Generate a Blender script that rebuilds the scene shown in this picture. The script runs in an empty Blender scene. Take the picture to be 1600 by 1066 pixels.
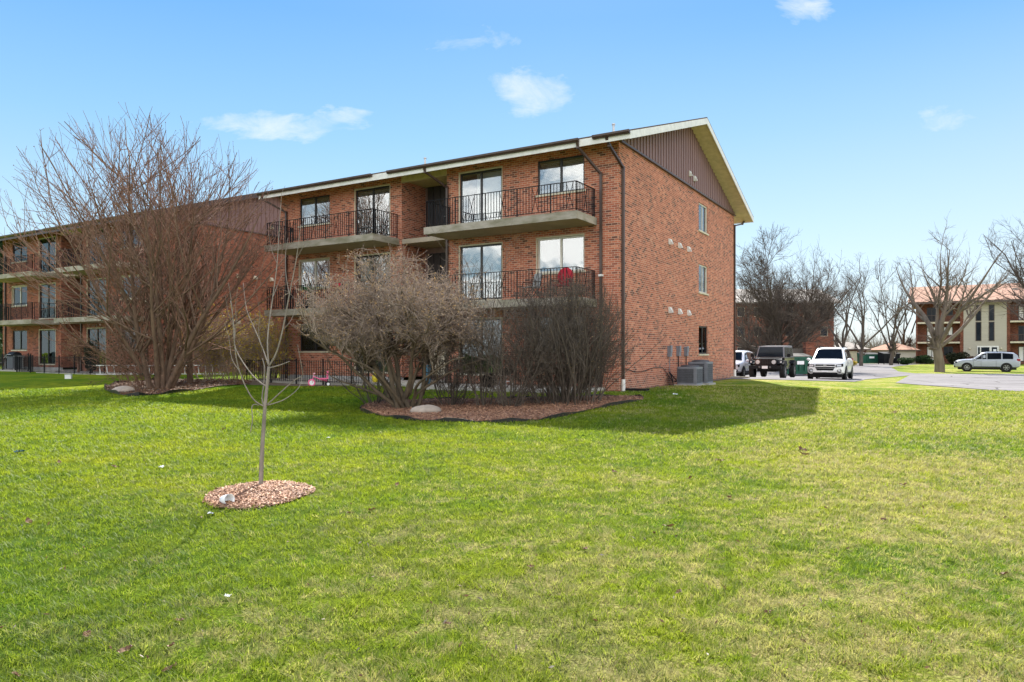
import bpy, bmesh, math, random
import numpy as np
from mathutils import Vector, Matrix
from mathutils.geometry import tessellate_polygon
random.seed(7); RNG = np.random.default_rng(11)
SC = bpy.context.scene
COL = SC.collection
R = math.radians
F = 1112.0; HZ = 549.0; CAMZ = 1.5

# ------------------------------------------------------------------ frames
def W(px, py, Y):                     # a photo point at depth Y
    return Vector(((px-800)/F*Y, Y, CAMZ+(HZ-py)/F*Y))
ANG = math.atan2(-.5176, .8556)       # direction the front walls run in
EX = Vector((math.cos(ANG), math.sin(ANG), 0)); EY = Vector((-math.sin(ANG), math.cos(ANG), 0))
B1 = Vector((3.53, 23.5, .17)); B2 = Vector((-18.5, 36.9, .25))
BW, BD = 16.28, 15.16

def sst(a, b, x):
    t = np.clip((x-a)/(b-a), 0, 1); return t*t*(3-2*t)
def rect_dist(x, y, B):
    dx = x-B.x; dy = y-B.y
    lx = dx*EX.x+dy*EX.y; ly = dx*EY.x+dy*EY.y
    ox = np.maximum(np.maximum(-BW-lx, lx), 0); oy = np.maximum(np.maximum(-ly, ly-BD), 0)
    return np.hypot(ox, oy)
def gz(x, y):
    x = np.asarray(x, float); y = np.asarray(y, float)
    d1 = rect_dist(x, y, B1)
    m = .17*(1-sst(1.5, 8, d1))
    left = sst(24, 34, y)*(1-sst(-9, -2, x))
    m = np.maximum(m, .33*left)
    far = -.25*sst(27, 56, y)*sst(8, 15, x)
    und = .035*np.sin(x*.45+1.3)*np.sin(y*.38+.6)*sst(4, 10, y)*(1-sst(20, 30, y))
    return m+far+und
def G(x, y): return float(gz(x, y))
def PG(px, py):                       # point of the ground seen at a pixel
    Y = 20.
    for _ in range(25):
        X = (px-800)/F*Y
        Y = .5*Y+.5*(CAMZ-G(X, Y))*F/(py-HZ)
    X = (px-800)/F*Y
    return Vector((X, Y, G(X, Y)))

# ------------------------------------------------------------------ materials
def nt(name):
    m = bpy.data.materials.new(name); m.use_nodes = True
    n = m.node_tree; n.nodes.clear()
    out = n.nodes.new('ShaderNodeOutputMaterial')
    return m, n, out
def N(t, kind, **kw):
    n = t.nodes.new(kind)
    for k, v in kw.items():
        if k in n.inputs: n.inputs[k].default_value = v
        else: setattr(n, k, v)
    return n
def mix(t, fac, a, b, mode='MIX'):
    n = t.nodes.new('ShaderNodeMix'); n.data_type = 'RGBA'; n.blend_type = mode
    for sock, v in ((n.inputs[0], fac), (n.inputs[6], a), (n.inputs[7], b)):
        if hasattr(v, 'is_output'): t.links.new(v, sock)
        elif isinstance(v, (int, float)): sock.default_value = v
        else: sock.default_value = (*v, 1) if len(v) == 3 else v
    return n.outputs[2]
def mth(t, op, a, b=None, c=None, clamp=False):
    n = t.nodes.new('ShaderNodeMath'); n.operation = op; n.use_clamp = clamp
    for i, v in enumerate((a, b, c)):
        if v is None: continue
        if hasattr(v, 'is_output'): t.links.new(v, n.inputs[i])
        else: n.inputs[i].default_value = v
    return n.outputs[0]
def ramp(t, fac, stops):
    n = t.nodes.new('ShaderNodeValToRGB'); r = n.color_ramp
    while len(r.elements) < len(stops): r.elements.new(.5)
    for e, (p, c) in zip(r.elements, stops):
        e.position = p; e.color = (*c, 1) if len(c) == 3 else (c[0],)*3+(1,)
    t.links.new(fac, n.inputs[0]); return n.outputs[0]
def noise(t, scale, vec=None, detail=4, rough=.55, dist=0):
    n = N(t, 'ShaderNodeTexNoise', Scale=scale, Detail=detail, Roughness=rough, Distortion=dist)
    if vec is not None: t.links.new(vec, n.inputs['Vector'])
    return n.outputs[0]
def simple(name, col, rough=.6, var=.25, scale=8, metal=0, bump=0, spec=.5, col2=None, stretch=None):
    m, t, out = nt(name)
    b = N(t, 'ShaderNodeBsdfPrincipled', Roughness=rough, Metallic=metal)
    b.inputs['Specular IOR Level'].default_value = spec
    tc = N(t, 'ShaderNodeTexCoord'); v = tc.outputs['Object']
    if stretch:
        mp = N(t, 'ShaderNodeMapping'); mp.inputs['Scale'].default_value = stretch
        t.links.new(v, mp.inputs[0]); v = mp.outputs[0]
    n = noise(t, scale, v, 5)
    c2 = col2 or tuple(c*(1-var) for c in col)
    f = ramp(t, n, [(.35, (0,)), (.65, (1,))])
    c = mix(t, f, col, c2)
    t.links.new(c, b.inputs['Base Color'])
    if bump:
        bp = N(t, 'ShaderNodeBump', Strength=bump, Distance=.02); t.links.new(n, bp.inputs['Height'])
        t.links.new(bp.outputs[0], b.inputs['Normal'])
    t.links.new(b.outputs[0], out.inputs[0]); return m

def brick_mat(name, bright=1.0, mortar=(.56, .41, .31)):
    m, t, out = nt(name)
    b = N(t, 'ShaderNodeBsdfPrincipled', Roughness=.85); b.inputs['Specular IOR Level'].default_value = .2
    uv = N(t, 'ShaderNodeUVMap').outputs[0]
    sp = N(t, 'ShaderNodeSeparateXYZ'); t.links.new(uv, sp.inputs[0])
    bw, bh = .215, .0735
    row = mth(t, 'FLOOR', mth(t, 'DIVIDE', sp.outputs[1], bh))
    off = mth(t, 'MULTIPLY', mth(t, 'MODULO', mth(t, 'ABSOLUTE', row), 2.), .5)
    cu = mth(t, 'ADD', mth(t, 'DIVIDE', sp.outputs[0], bw), off)
    colm = mth(t, 'FLOOR', cu)
    cb = N(t, 'ShaderNodeCombineXYZ'); t.links.new(row, cb.inputs[0]); t.links.new(colm, cb.inputs[1])
    wn = N(t, 'ShaderNodeTexWhiteNoise'); wn.noise_dimensions = '2D'; t.links.new(cb.outputs[0], wn.inputs['Vector'])
    k = bright
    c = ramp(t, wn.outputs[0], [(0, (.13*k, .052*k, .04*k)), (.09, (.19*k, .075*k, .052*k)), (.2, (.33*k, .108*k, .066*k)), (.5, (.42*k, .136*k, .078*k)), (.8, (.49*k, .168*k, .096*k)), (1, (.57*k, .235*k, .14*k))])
    # courses of stretchers drift darker and paler over the wall
    mp = N(t, 'ShaderNodeMapping'); mp.inputs['Scale'].default_value = (.5, 1.6, 1); t.links.new(uv, mp.inputs[0])
    n1 = noise(t, 1.2, mp.outputs[0], 6, .65)
    c = mix(t, ramp(t, n1, [(.3, (0,)), (.7, (1,))]), mix(t, .55, c, (.62, .55, .58), 'MULTIPLY'), c)
    ns = noise(t, .55, uv, 5, .7, .5)
    c = mix(t, ramp(t, ns, [(.60, (0,)), (.74, (.42,))]), c, (.50, .38, .30))
    mp2 = N(t, 'ShaderNodeMapping'); mp2.inputs['Scale'].default_value = (2.2, .12, 1); t.links.new(uv, mp2.inputs[0])
    nd = noise(t, 1.0, mp2.outputs[0], 5, .65)
    c = mix(t, ramp(t, nd, [(.52, (0,)), (.72, (.38,))]), c, (.16, .085, .06))
    damp = ramp(t, mth(t, 'ADD', mth(t, 'MULTIPLY', sp.outputs[1], .6), mth(t, 'MULTIPLY', ns, .5)), [(.22, (.45,)), (.62, (0,))])
    c = mix(t, damp, c, (.17, .12, .085))
    fu = mth(t, 'FRACT', cu); fv = mth(t, 'FRACT', mth(t, 'DIVIDE', sp.outputs[1], bh))
    du = mth(t, 'MULTIPLY', mth(t, 'MINIMUM', fu, mth(t, 'SUBTRACT', 1., fu)), bw)
    dv = mth(t, 'MULTIPLY', mth(t, 'MINIMUM', fv, mth(t, 'SUBTRACT', 1., fv)), bh)
    d = mth(t, 'MINIMUM', du, dv)
    mort = mth(t, 'LESS_THAN', d, .0072)
    c = mix(t, mth(t, 'MULTIPLY', mort, .9), c, mortar)
    t.links.new(c, b.inputs['Base Color'])
    bp = N(t, 'ShaderNodeBump', Strength=.5, Distance=.01); bp.invert = True
    t.links.new(mort, bp.inputs['Height']); t.links.new(bp.outputs[0], b.inputs['Normal'])
    t.links.new(b.outputs[0], out.inputs[0]); return m

def asphalt_mat():
    m, t, out = nt('old_asphalt'); b = N(t, 'ShaderNodeBsdfPrincipled', Roughness=.95); b.inputs['Specular IOR Level'].default_value = .2
    g = N(t, 'ShaderNodeNewGeometry'); p = g.outputs['Position']
    n1 = noise(t, .22, p, 5, .6, .6); n2 = noise(t, 3.5, p, 4, .6); n3 = noise(t, .9, p, 6, .7)
    c = mix(t, ramp(t, n1, [(.38, (0,)), (.62, (1,))]), (.235, .225, .235), (.165, .158, .165))
    c = mix(t, ramp(t, n2, [(.3, (.4,)), (.7, (0,))]), c, (.13, .125, .125))
    v = N(t, 'ShaderNodeTexVoronoi', Scale=.28); v.feature = 'DISTANCE_TO_EDGE'
    mp = N(t, 'ShaderNodeVectorMath', operation='SCALE'); mp.inputs['Scale'].default_value = 1.0; t.links.new(p, mp.inputs[0])
    t.links.new(mp.outputs[0], v.inputs['Vector'])
    cr = mth(t, 'LESS_THAN', mth(t, 'ADD', v.outputs['Distance'], mth(t, 'MULTIPLY', mth(t, 'SUBTRACT', n3, .5), .05)), .012)
    c = mix(t, mth(t, 'MULTIPLY', cr, .75), c, (.05, .048, .045))
    t.links.new(c, b.inputs['Base Color']); t.links.new(b.outputs[0], out.inputs[0]); return m
def glass_mat(name, fac=.5, tint=(.55, .62, .62), rough=.015):
    m, t, out = nt(name)
    tr = N(t, 'ShaderNodeBsdfTransparent'); tr.inputs[0].default_value = (*tint, 1)
    gl = N(t, 'ShaderNodeBsdfGlossy', Roughness=rough); gl.inputs[0].default_value = (.95, .97, 1, 1)
    tc = N(t, 'ShaderNodeTexCoord')
    nn = noise(t, .9, tc.outputs['Object'], 2)
    bp = N(t, 'ShaderNodeBump', Strength=.25, Distance=.02); t.links.new(nn, bp.inputs['Height'])
    t.links.new(bp.outputs[0], gl.inputs['Normal'])
    mx = N(t, 'ShaderNodeMixShader'); mx.inputs[0].default_value = fac
    t.links.new(tr.outputs[0], mx.inputs[1]); t.links.new(gl.outputs[0], mx.inputs[2])
    t.links.new(mx.outputs[0], out.inputs[0]); return m

def lawn_color(t, rnd=None):
    """Where the lawn is lush, yellowish or dry; the ground sheet and the blades share it."""
    g = N(t, 'ShaderNodeNewGeometry'); pos = g.outputs['Position']
    sp = N(t, 'ShaderNodeSeparateXYZ'); t.links.new(pos, sp.inputs[0])
    flat = N(t, 'ShaderNodeCombineXYZ'); t.links.new(sp.outputs[0], flat.inputs[0]); t.links.new(sp.outputs[1], flat.inputs[1])
    p = flat.outputs[0]
    n1 = noise(t, .33, p, 6, .62, .4); n2 = noise(t, 1.7, p, 5, .65); n3 = noise(t, 6.0, p, 5, .75)
    nl = noise(t, .11, p, 3, .5)
    base = mix(t, ramp(t, n1, [(.36, (0,)), (.62, (1,))]), (.125, .235, .010), (.310, .350, .016))
    base = mix(t, ramp(t, n2, [(.42, (0,)), (.66, (.8,))]), base, (.070, .165, .010))
    # dry thatch: most of it on the right half near the viewer, thinner elsewhere
    bias = mth(t, 'MULTIPLY_ADD', mth(t, 'MINIMUM', sp.outputs[0], 6.), .040, .03)
    nearm = mth(t, 'MAXIMUM', mth(t, 'MULTIPLY_ADD', sp.outputs[1], -.026, .19), -.17)
    s = mth(t, 'ADD', mth(t, 'ADD', n2, mth(t, 'MULTIPLY', mth(t, 'SUBTRACT', n3, .5), 1.1)), mth(t, 'ADD', bias, nearm))
    s = mth(t, 'ADD', s, mth(t, 'MULTIPLY', mth(t, 'SUBTRACT', n1, .5), .75))
    if rnd is not None: s = mth(t, 'ADD', s, mth(t, 'MULTIPLY', mth(t, 'SUBTRACT', rnd, .5), .95))
    dry = ramp(t, s, [(.55, (0,)), (.80, (.92,))])
    c = mix(t, dry, base, (.50, .43, .19))
    # dark lush patches
    lush = ramp(t, mth(t, 'SUBTRACT', mth(t, 'MULTIPLY_ADD', n1, .6, mth(t, 'MULTIPLY', nl, .4)), mth(t, 'MULTIPLY', sp.outputs[0], .03)), [(.46, (0,)), (.60, (.85,))])
    nearg = ramp(t, mth(t, 'MULTIPLY', sp.outputs[1], .1), [(.35, (1,)), (.85, (0,))])
    c = mix(t, mth(t, 'MULTIPLY', lush, nearg), c, (.030, .110, .012))
    return c, n3, p
def N_sep(t, p):
    q_ = t.nodes.new('ShaderNodeSeparateXYZ'); t.links.new(p, q_.inputs[0]); return q_.outputs[1]
def lawn_mat():
    m, t, out = nt('lawn_ground')
    c, n3, p = lawn_color(t)
    n4 = noise(t, 45, p, 3, .7)
    fary = ramp(t, mth(t, 'MULTIPLY', mth(t, 'SUBTRACT', N_sep(t, p), 12.), .1), [(0, (1,)), (1, (.45,))])
    c = mix(t, mth(t, 'MULTIPLY', fary, ramp(t, n4, [(.4, (1,)), (.72, (0,))])), c, mix(t, .9, c, (.26, .25, .20), 'MULTIPLY'))
    b = N(t, 'ShaderNodeBsdfPrincipled', Roughness=.95); b.inputs['Specular IOR Level'].default_value = .05
    t.links.new(c, b.inputs['Base Color'])
    bp = N(t, 'ShaderNodeBump', Strength=.9, Distance=.03); t.links.new(n4, bp.inputs['Height'])
    t.links.new(bp.outputs[0], b.inputs['Normal'])
    t.links.new(b.outputs[0], out.inputs[0]); return m
def blade_mat():
    m, t, out = nt('grass_blade')
    at = N(t, 'ShaderNodeAttribute'); at.attribute_name = 'rnd'
    r = at.outputs['Fac']
    c, _, p = lawn_color(t, r)
    c = mix(t, ramp(t, r, [(.05, (.95,)), (.4, (0,)), (1, (0,))]), c, mix(t, 1., c, (.34, .42, .34), 'MULTIPLY'))
    r2 = mth(t, 'FRACT', mth(t, 'MULTIPLY', r, 7.13))
    c = mix(t, 1., c, ramp(t, r2, [(0, (.55,)), (.6, (1,)), (1, (1,))]), 'MULTIPLY')
    c = mix(t, ramp(t, r2, [(.75, (0,)), (1, (.35,))]), c, (.42, .52, .05))
    c = mix(t, ramp(t, r, [(.86, (0,)), (1, (.6,))]), c, (.56, .52, .24))
    d = N(t, 'ShaderNodeBsdfPrincipled', Roughness=.55); d.inputs['Specular IOR Level'].default_value = .25
    tr = N(t, 'ShaderNodeBsdfTranslucent')
    t.links.new(c, d.inputs['Base Color']); t.links.new(mix(t, .3, c, (.50, .60, .05)), tr.inputs[0])
    mx = N(t, 'ShaderNodeMixShader'); mx.inputs[0].default_value = .5
    t.links.new(d.outputs[0], mx.inputs[1]); t.links.new(tr.outputs[0], mx.inputs[2])
    t.links.new(mx.outputs[0], out.inputs[0]); return m
def leaf_mat(name, c1, c2, scale=1.2, trans=.3):
    m, t, out = nt(name)
    g = N(t, 'ShaderNodeNewGeometry')
    n = noise(t, scale, g.outputs['Position'], 3)
    c = mix(t, ramp(t, n, [(.35, (0,)), (.65, (1,))]), c1, c2)
    rp = g.outputs['Random Per Island']
    c = mix(t, mth(t, 'MULTIPLY', rp, .5), c, mix(t, 1., c, (.5, .5, .5), 'MULTIPLY'))
    d = N(t, 'ShaderNodeBsdfPrincipled', Roughness=.6); d.inputs['Specular IOR Level'].default_value = .3
    tr = N(t, 'ShaderNodeBsdfTranslucent')
    t.links.new(c, d.inputs['Base Color']); t.links.new(c, tr.inputs[0])
    mx = N(t, 'ShaderNodeMixShader'); mx.inputs[0].default_value = trans
    t.links.new(d.outputs[0], mx.inputs[1]); t.links.new(tr.outputs[0], mx.inputs[2])
    t.links.new(mx.outputs[0], out.inputs[0]); return m
def bark_mat(name, c1, c2, scale=10):
    return simple(name, c1, .9, col2=c2, scale=scale, bump=.4, spec=.15, stretch=(1, 1, .3))

M = dict(
    brick=brick_mat('red_brick', 1.1),
    brick_far=brick_mat('dark_red_brick', .5, (.2, .12, .09)), brick_shaded=brick_mat('shaded_red_brick', .72, (.30, .17, .13)),  # second one: redder brick of the left block, its shade put into the colour
    siding=simple('brown_siding', (.24, .145, .14), .6, .2, 3, stretch=(6, 6, .3)),
    white=simple('white_paint', (.78, .77, .73), .5, .15, 4),
    cream=simple('cream_paint', (.62, .56, .42), .6, .18, 5),
    soffit=simple('soffit_board', (.60, .50, .30), .7, .2, 4),
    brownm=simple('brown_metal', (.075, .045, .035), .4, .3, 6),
    black=simple('black_metal', (.012, .013, .016), .6, .3, 9, spec=.2),
    dframe=simple('dark_window_frame', (.022, .022, .024), .4, .2, 9),
    wframe=simple('pale_window_frame', (.68, .65, .58), .45, .1, 9),
    concrete=simple('weathered_concrete', (.42, .345, .27), .9, .35, 1.2, bump=.3, col2=(.33, .27, .20)),
    lichen=simple('lichened_concrete', (.38, .34, .29), .95, .35, 1.6, bump=.5, col2=(.20, .185, .125), stretch=(1, 1, 2.5)),
    patio=simple('patio_concrete', (.42, .40, .35), .9, .25, 2, bump=.2),
    found=simple('foundation', (.42, .42, .41), .9, .25, 2.5, bump=.2),
    blind=simple('window_blind', (.86, .86, .84), .8, .06, 2),
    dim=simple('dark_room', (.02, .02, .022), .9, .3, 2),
    shingle=simple('brown_shingle', (.13, .085, .065), .95, .35, 14, bump=.4),
    oshingle=simple('orange_shingle', (.42, .24, .17), .95, .18, 1.5, bump=.2),
    gshingle=simple('grey_shingle', (.38, .35, .32), .95, .25, 1.5, bump=.2),
    door=simple('dark_entry_door', (.035, .026, .028), .6, .3, 4),
    ladder=simple('bare_aluminium', (.62, .63, .64), .4, .15, 8, metal=.2),
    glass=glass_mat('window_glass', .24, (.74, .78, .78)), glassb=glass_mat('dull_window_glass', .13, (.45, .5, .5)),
    edging=simple('black_plastic_edging', (.012, .012, .014), .35, .3, 6),
    mulch=simple('mulch', (.25, .125, .07), .95, .45, 26, bump=.9, col2=(.36, .20, .12)),
    soil=simple('bare_soil', (.15, .11, .075), .95, .35, 9, bump=.8),
    asphalt=asphalt_mat(),
    tyre=simple('tyre_rubber', (.012, .012, .012), .8, .3, 12),
    rim=simple('alloy_rim', (.45, .46, .48), .3, .2, 12, metal=.8),
    carglass=simple('car_glass', (.010, .016, .026), .08, .3, 2, spec=.22),
    lamp=simple('headlight_glass', (.62, .65, .68), .08, .15, 5, spec=.9),
    tan=simple('tan_panel', (.46, .42, .35), .85, .12, 1.5, stretch=(.2, 1, 9)),
    gfence=simple('weathered_board', (.12, .105, .09), .9, .35, 5, stretch=(6, 6, .5)),
    green=simple('green_steel', (.012, .115, .07), .5, .35, 3),
    acgrey=simple('unit_grey', (.20, .215, .25), .5, .15, 8),
    acdark=simple('unit_dark_grille', (.05, .056, .068), .5, .2, 8),
    rock=simple('pale_rock', (.42, .35, .29), .9, .3, 4, bump=.6),
    pink=simple('pink_plastic', (.85, .16, .33), .4, .08, 8), lpink=simple('pale_pink_plastic', (.85, .45, .52), .4, .08, 8),
    red=simple('red_fabric', (.45, .012, .03), .8, .25, 8),
    gfab=simple('grey_sling_fabric', (.38, .38, .37), .8, .2, 8),
    blue=simple('blue_plastic', (.02, .10, .15), .4, .15, 8), yellow=simple('yellow_plastic', (.62, .50, .02), .4, .15, 8),
    paper=simple('white_paper', (.85, .86, .88), .7, .06, 20),
)
M['bark'] = bark_mat('grey_brown_bark', (.20, .13, .09), (.11, .075, .055))
M['bark_red'] = bark_mat('reddish_twig', (.27, .155, .11), (.17, .10, .075))
M['bark_gray'] = bark_mat('grey_twig', (.36, .285, .235), (.22, .17, .14))
M['bark_mossy'] = bark_mat('mossy_bark', (.16, .12, .08), (.085, .068, .05))
M['bark_dark'] = bark_mat('dark_twig', (.155, .125, .10), (.085, .07, .058))
M['bark_sap'] = bark_mat('sapling_bark', (.29, .25, .215), (.19, .165, .14), 25)
M['bark_far'] = bark_mat('far_bark', (.125, .10, .082), (.08, .066, .056), 3)
M['bark_pale'] = bark_mat('pale_bark', (.22, .18, .14), (.14, .115, .09), 3)
M['chip'] = leaf_mat('mulch_chip', (.38, .20, .125), (.19, .10, .065), 9, .0)
M['chip2'] = leaf_mat('pale_mulch_chip', (.56, .33, .20), (.36, .20, .12), 9, .0)
M['bud'] = leaf_mat('tan_bud', (.52, .36, .18), (.36, .24, .12), 3)
M['bud_red'] = leaf_mat('reddish_bud', (.22, .11, .08), (.13, .07, .055), 3)
M['yflower'] = leaf_mat('yellow_blossom', (.60, .45, .03), (.34, .27, .04), 2)
M['evergreen'] = leaf_mat('evergreen_leaf', (.020, .050, .018), (.045, .085, .025), 2)
M['evergreen_dark'] = leaf_mat('dark_evergreen_leaf', (.022, .03, .014), (.04, .045, .02), 2)
M['dead'] = leaf_mat('dead_leaf', (.13, .06, .03), (.24, .14, .075), 20, .1)
M['pebble'] = leaf_mat('twig_scrap', (.42, .36, .30), (.16, .12, .10), 20, 0)

# ------------------------------------------------------------------ mesh helpers
def tag(o, label=None, cat=None, group=None, kind=None):
    for k, v in (('label', label), ('category', cat), ('group', group), ('kind', kind)):
        if v: o[k] = v
    return o
def empty(name, loc=(0, 0, 0), rz=0, label=None, cat=None, group=None):
    o = bpy.data.objects.new(name, None); COL.objects.link(o)
    o.location = loc; o.rotation_euler = (0, 0, rz); o.empty_display_size = .3
    return tag(o, label, cat, group)
def copy_tree(o, parent=None):
    c = o.copy(); COL.objects.link(c); c.parent = parent
    for ch in list(o.children): copy_tree(ch, c)
    return c
def link(name, me, mat, parent=None, smooth=False):
    for m in (mat if isinstance(mat, (list, tuple)) else [mat]): me.materials.append(m)
    if smooth: me.polygons.foreach_set('use_smooth', [True]*len(me.polygons))
    o = bpy.data.objects.new(name, me); COL.objects.link(o)
    if parent: o.parent = parent
    return o
class MB:
    def __init__(s): s.v = []; s.f = []; s.uv = []; s.m = []; s.cm = 0
    def face(s, pts, uv=None):
        b = len(s.v); s.v += [tuple(p) for p in pts]; s.f.append(tuple(range(b, b+len(pts))))
        s.uv += list(uv) if uv else [(p[0]+p[1], p[2]) for p in pts]; s.m.append(s.cm)
    def hexa(s, P):                   # 8 corners: bottom 4 then top 4
        for q in ((0, 3, 2, 1), (4, 5, 6, 7), (0, 1, 5, 4), (1, 2, 6, 5), (2, 3, 7, 6), (3, 0, 4, 7)): s.face([P[i] for i in q])
    def box(s, x0, x1, y0, y1, z0, z1):
        s.hexa([(x0, y0, z0), (x1, y0, z0), (x1, y1, z0), (x0, y1, z0), (x0, y0, z1), (x1, y0, z1), (x1, y1, z1), (x0, y1, z1)])
    def obox(s, c, size, rot=None):
        c = Vector(c); h = Vector(size)/2; rot = rot or Matrix.Identity(3)
        s.hexa([c+rot@Vector((sx*h.x, sy*h.y, sz*h.z)) for sz in (-1, 1) for sx, sy in ((-1, -1), (1, -1), (1, 1), (-1, 1))])
    def bar(s, a, b, w, h=None):
        a = Vector(a); b = Vector(b); d = b-a
        if d.length < 1e-6: return
        h = h or w; z = d.normalized(); x = z.cross(Vector((0, 0, 1)))
        x = Vector((1, 0, 0)) if x.length < 1e-3 else x.normalized()
        y = z.cross(x)
        P = [a+x*sx*w/2+y*sy*h/2 for sx, sy in ((-1, -1), (1, -1), (1, 1), (-1, 1))]
        s.hexa(P+[p+d for p in P])
    def tube(s, pts, r, n=8, cap=True):
        pts = [Vector(p) for p in pts]; K = len(pts)
        rr = r if isinstance(r, (list, tuple)) else [r]*K
        rings = []; x = None
        for i, p in enumerate(pts):
            t = (pts[min(i+1, K-1)]-pts[max(i-1, 0)]).normalized()
            x = t.orthogonal().normalized() if x is None else (x-t*x.dot(t)).normalized()
            y = t.cross(x)
            rings.append([p+(x*math.cos(2*math.pi*j/n)+y*math.sin(2*math.pi*j/n))*rr[i] for j in range(n)])
        for a, b in zip(rings, rings[1:]):
            for j in range(n): s.face([a[j], a[(j+1) % n], b[(j+1) % n], b[j]])
        if cap: s.face(rings[0][::-1]); s.face(rings[-1])
    def cyl(s, a, b, r0, r1=None, n=16): s.tube([a, b], [r0, r0 if r1 is None else r1], n)
    def ring(s, c, ax, R_, r, n=24, k=8):     # torus
        c = Vector(c); ax = Vector(ax).normalized(); u = ax.orthogonal().normalized(); w = ax.cross(u)
        P = [[c+(u*math.cos(a)+w*math.sin(a))*(R_+r*math.cos(b))+ax*r*math.sin(b) for b in [2*math.pi*j/k for j in range(k)]] for a in [2*math.pi*i/n for i in range(n)]]
        for i in range(n):
            for j in range(k): s.face([P[i][j], P[(i+1) % n][j], P[(i+1) % n][(j+1) % k], P[i][(j+1) % k]])
    def lathe(s, c, prof, n=20):
        c = Vector(c)
        rings = [[c+Vector((r*math.cos(2*math.pi*j/n), r*math.sin(2*math.pi*j/n), z)) for j in range(n)] for r, z in prof]
        for a, b in zip(rings, rings[1:]):
            for j in range(n): s.face([a[j], a[(j+1) % n], b[(j+1) % n], b[j]])
    def sphere(s, c, rad, n=12, k=8, jit=0, rs=None):
        rad = Vector(rad) if hasattr(rad, '__len__') else Vector((rad,)*3); c = Vector(c); rs = rs or random
        rows = [[c+Vector((rad.x*math.sin(a)*math.cos(b), rad.y*math.sin(a)*math.sin(b), rad.z*math.cos(a)))*1 + Vector((rs.uniform(-jit, jit), rs.uniform(-jit, jit), rs.uniform(-jit, jit))) for b in [2*math.pi*j/n for j in range(n)]] for a in [math.pi*i/k for i in range(k+1)]]
        for a, b in zip(rows, rows[1:]):
            for j in range(n): s.face([a[j], b[j], b[(j+1) % n], a[(j+1) % n]])
    def build(s, name, mat, parent=None, smooth=False, merge=False):
        me = bpy.data.meshes.new(name)
        me.from_pydata(s.v, [], s.f)
        uvl = me.uv_layers.new(name='UVMap'); uvl.data.foreach_set('uv', [c for u in s.uv for c in u])
        if any(s.m): me.polygons.foreach_set('material_index', s.m)
        if merge or smooth:
            bm = bmesh.new(); bm.from_mesh(me); bmesh.ops.remove_doubles(bm, verts=bm.verts, dist=1e-4)
            bmesh.ops.recalc_face_normals(bm, faces=bm.faces); bm.to_mesh(me); bm.free()
        me.update()
        return link(name, me, mat, parent, smooth)

def np_mesh(name, V, quads=None, tris=None):
    V = np.ascontiguousarray(V, np.float32).reshape(-1, 3)
    nq = 0 if quads is None else len(quads); ntr = 0 if tris is None else len(tris)
    me = bpy.data.meshes.new(name); me.vertices.add(len(V)); me.vertices.foreach_set('co', V.ravel())
    loops = np.concatenate([x.ravel() for x in (quads, tris) if x is not None and len(x)]).astype(np.int32)
    me.loops.add(len(loops)); me.loops.foreach_set('vertex_index', loops)
    st = np.concatenate([np.arange(nq)*4, nq*4+np.arange(ntr)*3]).astype(np.int32)
    me.polygons.add(nq+ntr); me.polygons.foreach_set('loop_start', st)
    try: me.polygons.foreach_set('loop_total', np.concatenate([np.full(nq, 4), np.full(ntr, 3)]).astype(np.int32))
    except Exception: pass
    me.update(calc_edges=True); return me

# ------------------------------------------------------------------ branching plants
def norm(a): return a/np.maximum(np.linalg.norm(a, axis=-1, keepdims=True), 1e-9)
def grow(rng, start, d, L, r0, r1, K, wob, trop, tropv=(0, 0, 1)):
    """N branches as K-point polylines."""
    n = len(start); P = np.zeros((n, K, 3)); P[:, 0] = start; d = norm(d); step = (L/(K-1))[:, None]
    tv = np.array(tropv, float)
    for k in range(1, K):
        d = norm(d+rng.normal(0, wob, (n, 3))+trop*tv/(K-1))
        P[:, k] = P[:, k-1]+d*step
    t = np.linspace(0, 1, K)[None]
    return P, r0[:, None]*(1-t)+r1[:, None]*t
def sprout(rng, P, Rr, num, tmin, tmax, ang, lenf, plen, rad=.55, tipr=.3):
    n, K, _ = P.shape
    idx = np.repeat(np.arange(n), num); m = len(idx)
    t = tmin+(tmax-tmin)*rng.random(m); t[::num] = .985
    f = t*(K-1); i = np.minimum(f.astype(int), K-2); fr = (f-i)[:, None]
    s = P[idx, i]*(1-fr)+P[idx, i+1]*fr
    pd = norm(P[idx, i+1]-P[idx, i])
    rv = rng.normal(0, 1, (m, 3)); perp = norm(rv-(rv*pd).sum(1, keepdims=True)*pd)
    a = np.radians(ang[0]+(ang[1]-ang[0])*rng.random(m))[:, None]; a[::num] *= .3
    d = pd*np.cos(a)+perp*np.sin(a)
    L = plen[idx]*lenf*(.6+.8*rng.random(m))*(1.15-.55*t); L[::num] *= 1.5
    pr = (Rr[idx, i]*(1-fr[:, 0])+Rr[idx, i+1]*fr[:, 0])
    return s, d, L, pr*rad, pr*rad*tipr
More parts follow.
